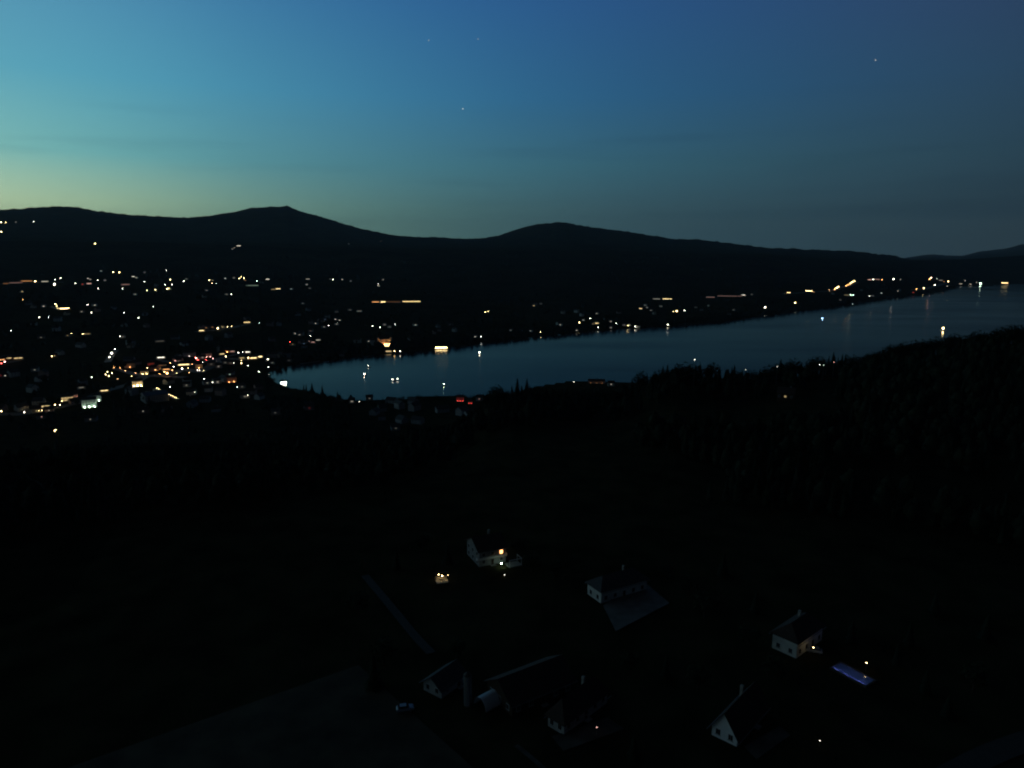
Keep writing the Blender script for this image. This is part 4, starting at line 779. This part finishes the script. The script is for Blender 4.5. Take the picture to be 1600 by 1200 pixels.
for sg, (y0, y1) in enumerate(((0, 6),)):
    vs = []
    for rr_, in ((2.4,), (2.3,)):
        for k in range(nn + 1):
            a = math.pi * k / nn
            for yy in (y0, y1): vs.append((rr_ * math.cos(a), yy, rr_ * 1.15 * math.sin(a)))
    o_ = 2 * (nn + 1); fs = []
    for k in range(nn): fs += [(2 * k, 2 * k + 1, 2 * k + 3, 2 * k + 2), (o_ + 2 * k, o_ + 2 * k + 2, o_ + 2 * k + 3, o_ + 2 * k + 1), (2 * k, 2 * k + 2, o_ + 2 * k + 2, o_ + 2 * k), (2 * k + 1, o_ + 2 * k + 1, o_ + 2 * k + 3, 2 * k + 3)]
    q.add(vs, fs)
q.build('cover', M['hull'], t); q = MB()
for k in range(4): q.box(-2.5, -2.42, k * 1.95, k * 1.95 + .08, 0, .6).box(2.42, 2.5, k * 1.95, k * 1.95 + .08, 0, .6)
q.build('hoop_foot', M['metal'], t); MB().box(-2.3, 2.3, 5.85, 5.95, 0, 1.4).build('back_panel', M['wood'], t)

def car(x, y, rz, m, label):
    X, Y, r = hit(x, y, 0, 40); KEEP.append((X, Y, 3)); t = empty('parked_car', (X, Y, H(X, Y) + .33), rz, label, 'car')
    def ext(prof, hw, q): 
        n_ = len(prof); vs = [(a, -hw, b_) for a, b_ in prof] + [(a, hw, b_) for a, b_ in prof]; return q.add(vs, [tuple(range(n_))[::-1], tuple(range(n_, 2 * n_))] + [(k, (k + 1) % n_, n_ + (k + 1) % n_, n_ + k) for k in range(n_)])
    ext([(-2.1, .25), (2.1, .25), (2.15, .6), (1.95, .8), (1.05, .93), (-1.9, .95), (-2.12, .75)], .87, MB()).build('body', m, t)
    q = MB(); q.add([(-1.7, -.8, .952), (1.0, -.8, .932), (1.0, .8, .932), (-1.7, .8, .952), (-1.3, -.62, 1.42), (.35, -.62, 1.44), (.35, .62, 1.44), (-1.3, .62, 1.42)], [(0, 1, 5, 4), (1, 2, 6, 5), (2, 3, 7, 6), (3, 0, 4, 7), (0, 3, 2, 1)]).build('windscreen', M['glass'], t)
    MB().box(-1.28, .33, -.6, .6, 1.425, 1.47).build('car_roof', m, t)
    for sx_ in (-1.3, 1.3):
        for sy_ in (-.8, .8):
            q = MB(); n_ = 14; vs = [(sx_ + .32 * math.cos(2 * math.pi * k / n_), sy_ + d_, .32 * math.sin(2 * math.pi * k / n_) + .02) for d_ in (-.1, .1) for k in range(n_)]
            w_ = q.add(vs, [tuple(range(n_))[::-1], tuple(range(n_, 2 * n_))] + [(k, (k + 1) % n_, n_ + (k + 1) % n_, n_ + k) for k in range(n_)]).build('wheel', M['dark'], t)
            q = MB(); yy = sy_ + (.103 if sy_ > 0 else -.103); q.add([(sx_ + .18 * math.cos(2 * math.pi * k / n_), yy, .18 * math.sin(2 * math.pi * k / n_) + .02) for k in range(n_)], [tuple(range(n_))]); q.build('rim', M['metal'], w_)
    for sy_ in (-.6, .6): MB().box(2.13, 2.18, sy_ - .15, sy_ + .15, .55, .68).build('headlight', M['rail'], t); MB().box(-2.16, -2.1, sy_ - .15, sy_ + .15, .6, .74).build('tail_light', M['roof'], t)
car(633, 1111, R(15), M['paint'], 'light blue car parked on the track left of the silo')
car(1272, 1020, R(160), M['paint'], 'bluish car under the garden lamp beside the white walled house')

def garden_lamp(x, y, c, s, hgt, label, rad=.14):
    hh = hit(x, y, hgt, 40); X, Y, r = hh; p = px_size(math.hypot(r, CAMZ - 110)); L = 10.0 * s ** 1.7 * p * p / (math.pi * rad * rad); z = H(X, Y); KEEP.append((X, Y, 3))
    t = empty('garden_lamp', (X, Y, z), face(X, Y), label, 'garden lamp'); MB().cyl(0, 0, -.3, hgt - rad * .9, .05, .04, 8).build('post', M['metal'], t); MB().ball(0, 0, hgt, rad, 1, 12, 8).build('lamp_globe', emit(c, L), t); MB().cyl(0, 0, hgt + rad * .7, hgt + rad * 1.2, rad * 1.1, rad * .2, 12).build('lamp_cap', M['metal'], t)
    return t
garden_lamp(1271, 1011.5, 'y', 1.15, 3.0, 'yellow white garden lamp above the bluish car')
garden_lamp(1354, 1035.5, 'y', 1.15, 2.6, 'yellow white garden lamp above the far end of the pool')
garden_lamp(776, 850, 'w', 1.35, 3.2, 'small white lamp under the orange lit window')
garden_lamp(783.5, 880, 'g', 2.2, 1.6, 'brightest garden lamp, greenish white on the lawn', .3)
garden_lamp(780, 873, 'g', .75, .8, 'small path lamp right above the greenish white one')
garden_lamp(778.5, 870, 'g', .6, .8, 'uppermost tiny path lamp leading up to the terrace')
garden_lamp(788.5, 898, 'w', .5, .8, 'faint lone white lamp below the greenish white one')
garden_lamp(932.5, 1136, 'p', .5, 2.2, 'tiny reddish lamp at the end of the farmhouse')
garden_lamp(1281, 1157, 'w', .5, 1.5, 'faint whitish lamp right of the steep roofed house')
garden_lamp(775, 843.5, 'o', .8, 4.6, 'orange lamp added in place of the lit window of the balcony house')  # added lamp standing in for the glow of the upper orange window
# the little lit terrace
X, Y, r = hit(691, 909, 0, 40); KEEP.append((X, Y, 7)); t = empty('garden_terrace', (X, Y, H(X, Y)), face(X, Y, .15), 'small garden terrace glowing warm under its lamps', 'terrace')
MB().box(-2.1, 2.1, -1.2, 2.4, -1, .15).build('paving', M['cream'], t); MB().box(-2.1, 2.1, 2.41, 2.6, -1, .9).build('back_wall', M['cream'], t)
q = MB()
for a in (-2.0, 2.0): q.box(a - .07, a + .07, 1.9, 2.04, .15, 2.5)
q.box(-2.7, 2.7, 1.7, 2.2, 2.5, 2.62).build('pergola', M['wood'], t); MB().box(-.9, .9, -.9, 0, .85, .91).box(-.06, .06, -.5, -.38, .15, .85).build('table', M['wood'], t)
for xx, zz, ss in ((-1.0, 2.1, 26), (.2, 1.5, 45), (2.3, 1.5, 8)): MB().ball(xx, 1.5, zz, .13, 1, 10, 6).build('lamp_globe', emit('y', ss), t)
# the lit pool
Pq = [hit(x, y, 0, 40)[:2] for x, y in ((1299, 1045), (1314, 1039), (1366, 1064), (1352, 1073))]
c = np.mean(Pq, axis=0); u = np.array(Pq[3]) - np.array(Pq[0]); v = np.array(Pq[1]) - np.array(Pq[0]); Lp = float(np.linalg.norm(u)); th = math.atan2(u[1], u[0]); un = u / Lp; vn = np.array([-un[1], un[0]]); Wp = min(5.5, abs(float(v @ vn)) + .5); z = H(*c)
KEEP.append((c[0], c[1], Lp / 2 + 3)); t = empty('swimming_pool', (c[0], c[1], z + .45), th, 'long swimming pool glowing dim violet blue beside a garden lamp', 'pool'); a, b_ = Lp / 2, Wp / 2
MB().box(-a - .4, a + .4, -b_ - .3, -b_, -.9, .1).box(-a - .4, a + .4, b_, b_ + .3, -.9, .1).box(-a - .4, -a, -b_, b_, -.9, .1).box(a, a + .4, -b_, b_, -.9, .1).build('rim', M['worn'], t)
MB().box(-a, a, -b_, b_, -.42, -.26).build('basin', mat('pool_tiles', (.5, .6, .75), .5), t)
pm = bpy.data.materials.new('pool_water'); pm.use_nodes = True; n = pm.node_tree.nodes; l = pm.node_tree.links; n.clear(); o = n.new('ShaderNodeOutputMaterial'); tr = n.new('ShaderNodeBsdfTransparent'); gl = n.new('ShaderNodeBsdfGlossy'); gl.inputs['Roughness'].default_value = .08; mxs = n.new('ShaderNodeMixShader'); mxs.inputs[0].default_value = .12
tr.inputs[0].default_value = (.6, .7, .95, 1); l.new(tr.outputs[0], mxs.inputs[1]); l.new(gl.outputs[0], mxs.inputs[2]); l.new(mxs.outputs[0], o.inputs[0])
MB().add([(-a, -b_, -.02), (a, -b_, -.02), (a, b_, -.02), (-a, b_, -.02)], [(0, 1, 2, 3)]).build('pool_water', pm, t)
em = bpy.data.materials.new('lit_pool_blue'); em.use_nodes = True; n = em.node_tree.nodes; n.clear(); e = n.new('ShaderNodeEmission'); o = n.new('ShaderNodeOutputMaterial'); e.inputs['Color'].default_value = (.42, .42, 1, 1); e.inputs['Strength'].default_value = 20.0; em.node_tree.links.new(e.outputs[0], o.inputs[0])
for k in range(6):
    for sg in (-1,): MB().box(-a + (k + .5) * Lp / 6 - Lp / 13, -a + (k + .5) * Lp / 6 + Lp / 13, -b_ + .003, -b_ + .03, -.20, -.10).build('pool_lamp', em, t)

# garden and field trees among the houses
GT = 'garden trees round the houses of the plateau'
spots = [(700, 880), (715, 905), (812, 870), (830, 895), (868, 905), (895, 890), (1040, 905), (1075, 930), (1100, 965), (1180, 960), (1170, 1010), (1290, 985), (1330, 1005), (1400, 1040), (1420, 1010), (1445, 1085), (1245, 1070), (1210, 1065), (1090, 1080), (1060, 1110),
         (1040, 1060), (985, 1050), (600, 1040), (585, 1075), (690, 1050), (715, 1030), (820, 1050), (640, 1075), (1480, 1120), (1520, 1080), (1300, 1110), (990, 1185), (1460, 960), (1540, 1000), (660, 860), (620, 890), (560, 960), (1130, 900)]
areas = lambda x, y: 'near the balcony house' if y < 930 and x < 900 else 'by the paved yard' if x < 1110 and y < 1000 else 'near the silo and barn' if x < 860 else 'round the broad farmhouse' if x < 1110 else 'by the pool and white walled house' if y < 1090 else 'near the steep roofed house'
for x, y in spots:
    X, Y, r = hit(x, y, 0, 40)
    if any((X - a_) ** 2 + (Y - b_) ** 2 < (d_ + 2.5) ** 2 for a_, b_, d_ in KEEP): continue
    az = math.atan2(X, Y); h = random.uniform(6, 10)
    if any(abs(math.atan2(a_, b2) - az) * r < 5 and 0 < math.hypot(a_, b2) - r < 22 for a_, b2, d_ in KEEP): h = random.uniform(3, 4)
    kd = 'b' if random.random() < .7 else 'c'
    tree(kd, X, Y, h, ('dark rounded garden tree ' if kd == 'b' else 'dark pointed garden spruce ') + areas(x, y), GT, 1.1)

# ------------------------------------------------------------------ first stars
for x, y, s, lb in ((723, 170, 1.0, 'brightest star, low over the middle of the sky'), (670, 63, .7, 'star high in the upper middle sky'), (747, 61, .5, 'faint star close to the right of the upper middle star'), (1368, 94, .8, 'lone star in the darker right part of the sky')):
    a_ = (x - 800) / F; b_ = (600 - y) / F; d = np.array([a_, cp + b_ * sp_, -sp_ + b_ * cp]); d /= np.linalg.norm(d); D = 60000
    q = MB().ball(0, 0, 0, 24, 1, 8, 6).build('star', emit('w', 2.4 * s), None); q.location = tuple(d * D + np.array([0, 0, CAMZ])); tag(q, lb, 'star', 'first stars of the evening')

# ------------------------------------------------------------------ the evening air
hz = bpy.data.materials.new('evening_air'); hz.use_nodes = True; n = hz.node_tree.nodes; l = hz.node_tree.links; n.clear(); o = n.new('ShaderNodeOutputMaterial'); pv = n.new('ShaderNodeVolumePrincipled')
pv.inputs['Density'].default_value = 2.1e-5; pv.inputs['Color'].default_value = (.75, .86, 1, 1); pv.inputs['Anisotropy'].default_value = .25
l.new(pv.outputs[0], o.inputs['Volume'])
tag(MB().box(-34500, 34500, -34500, 34500, -20, 1900).build('haze', hz), 'thin bluish evening air over the whole valley', 'haze', kind='stuff')

# ------------------------------------------------------------------ pale street strips added along the lamp rows to catch their light as glow
PV = mat('lamp_glow_paving', (.16, .15, .14), .9, .3, .05)
for pts, w in [([(-10, 647), (38, 647), (56, 640), (95, 636), (128, 628), (160, 612), (205, 600)], 16), ([(205, 600), (226, 588), (262, 586), (288, 577), (312, 581), (335, 570)], 20), ([(335, 566), (352, 560), (390, 562), (420, 564)], 18),
               ([(180, 576), (215, 586), (250, 588), (290, 590)], 14), ([(245, 561), (290, 572), (330, 563), (372, 553), (392, 552)], 12), ([(168, 566), (171, 560), (175, 554), (181, 547)], 12), ([(-10, 570), (8, 567), (34, 562)], 16),
               ([(242, 607), (256, 614), (278, 624)], 9), ([(1222, 459), (1264, 456.5), (1297, 455), (1312, 449.5), (1324, 447.5), (1340, 440)], 26), ([(1425, 453), (1446, 451.5), (1462, 447), (1484, 441.5)], 26), ([(-10, 444), (20, 443.5), (60, 441), (100, 441)], 24),
               ([(305, 518.5), (342, 515.5), (365, 511.5), (392, 505.5)], 14), ([(84, 479), (90, 481), (98, 484), (110, 483)], 24)]:
    road('street', pts, w, PV, .25)
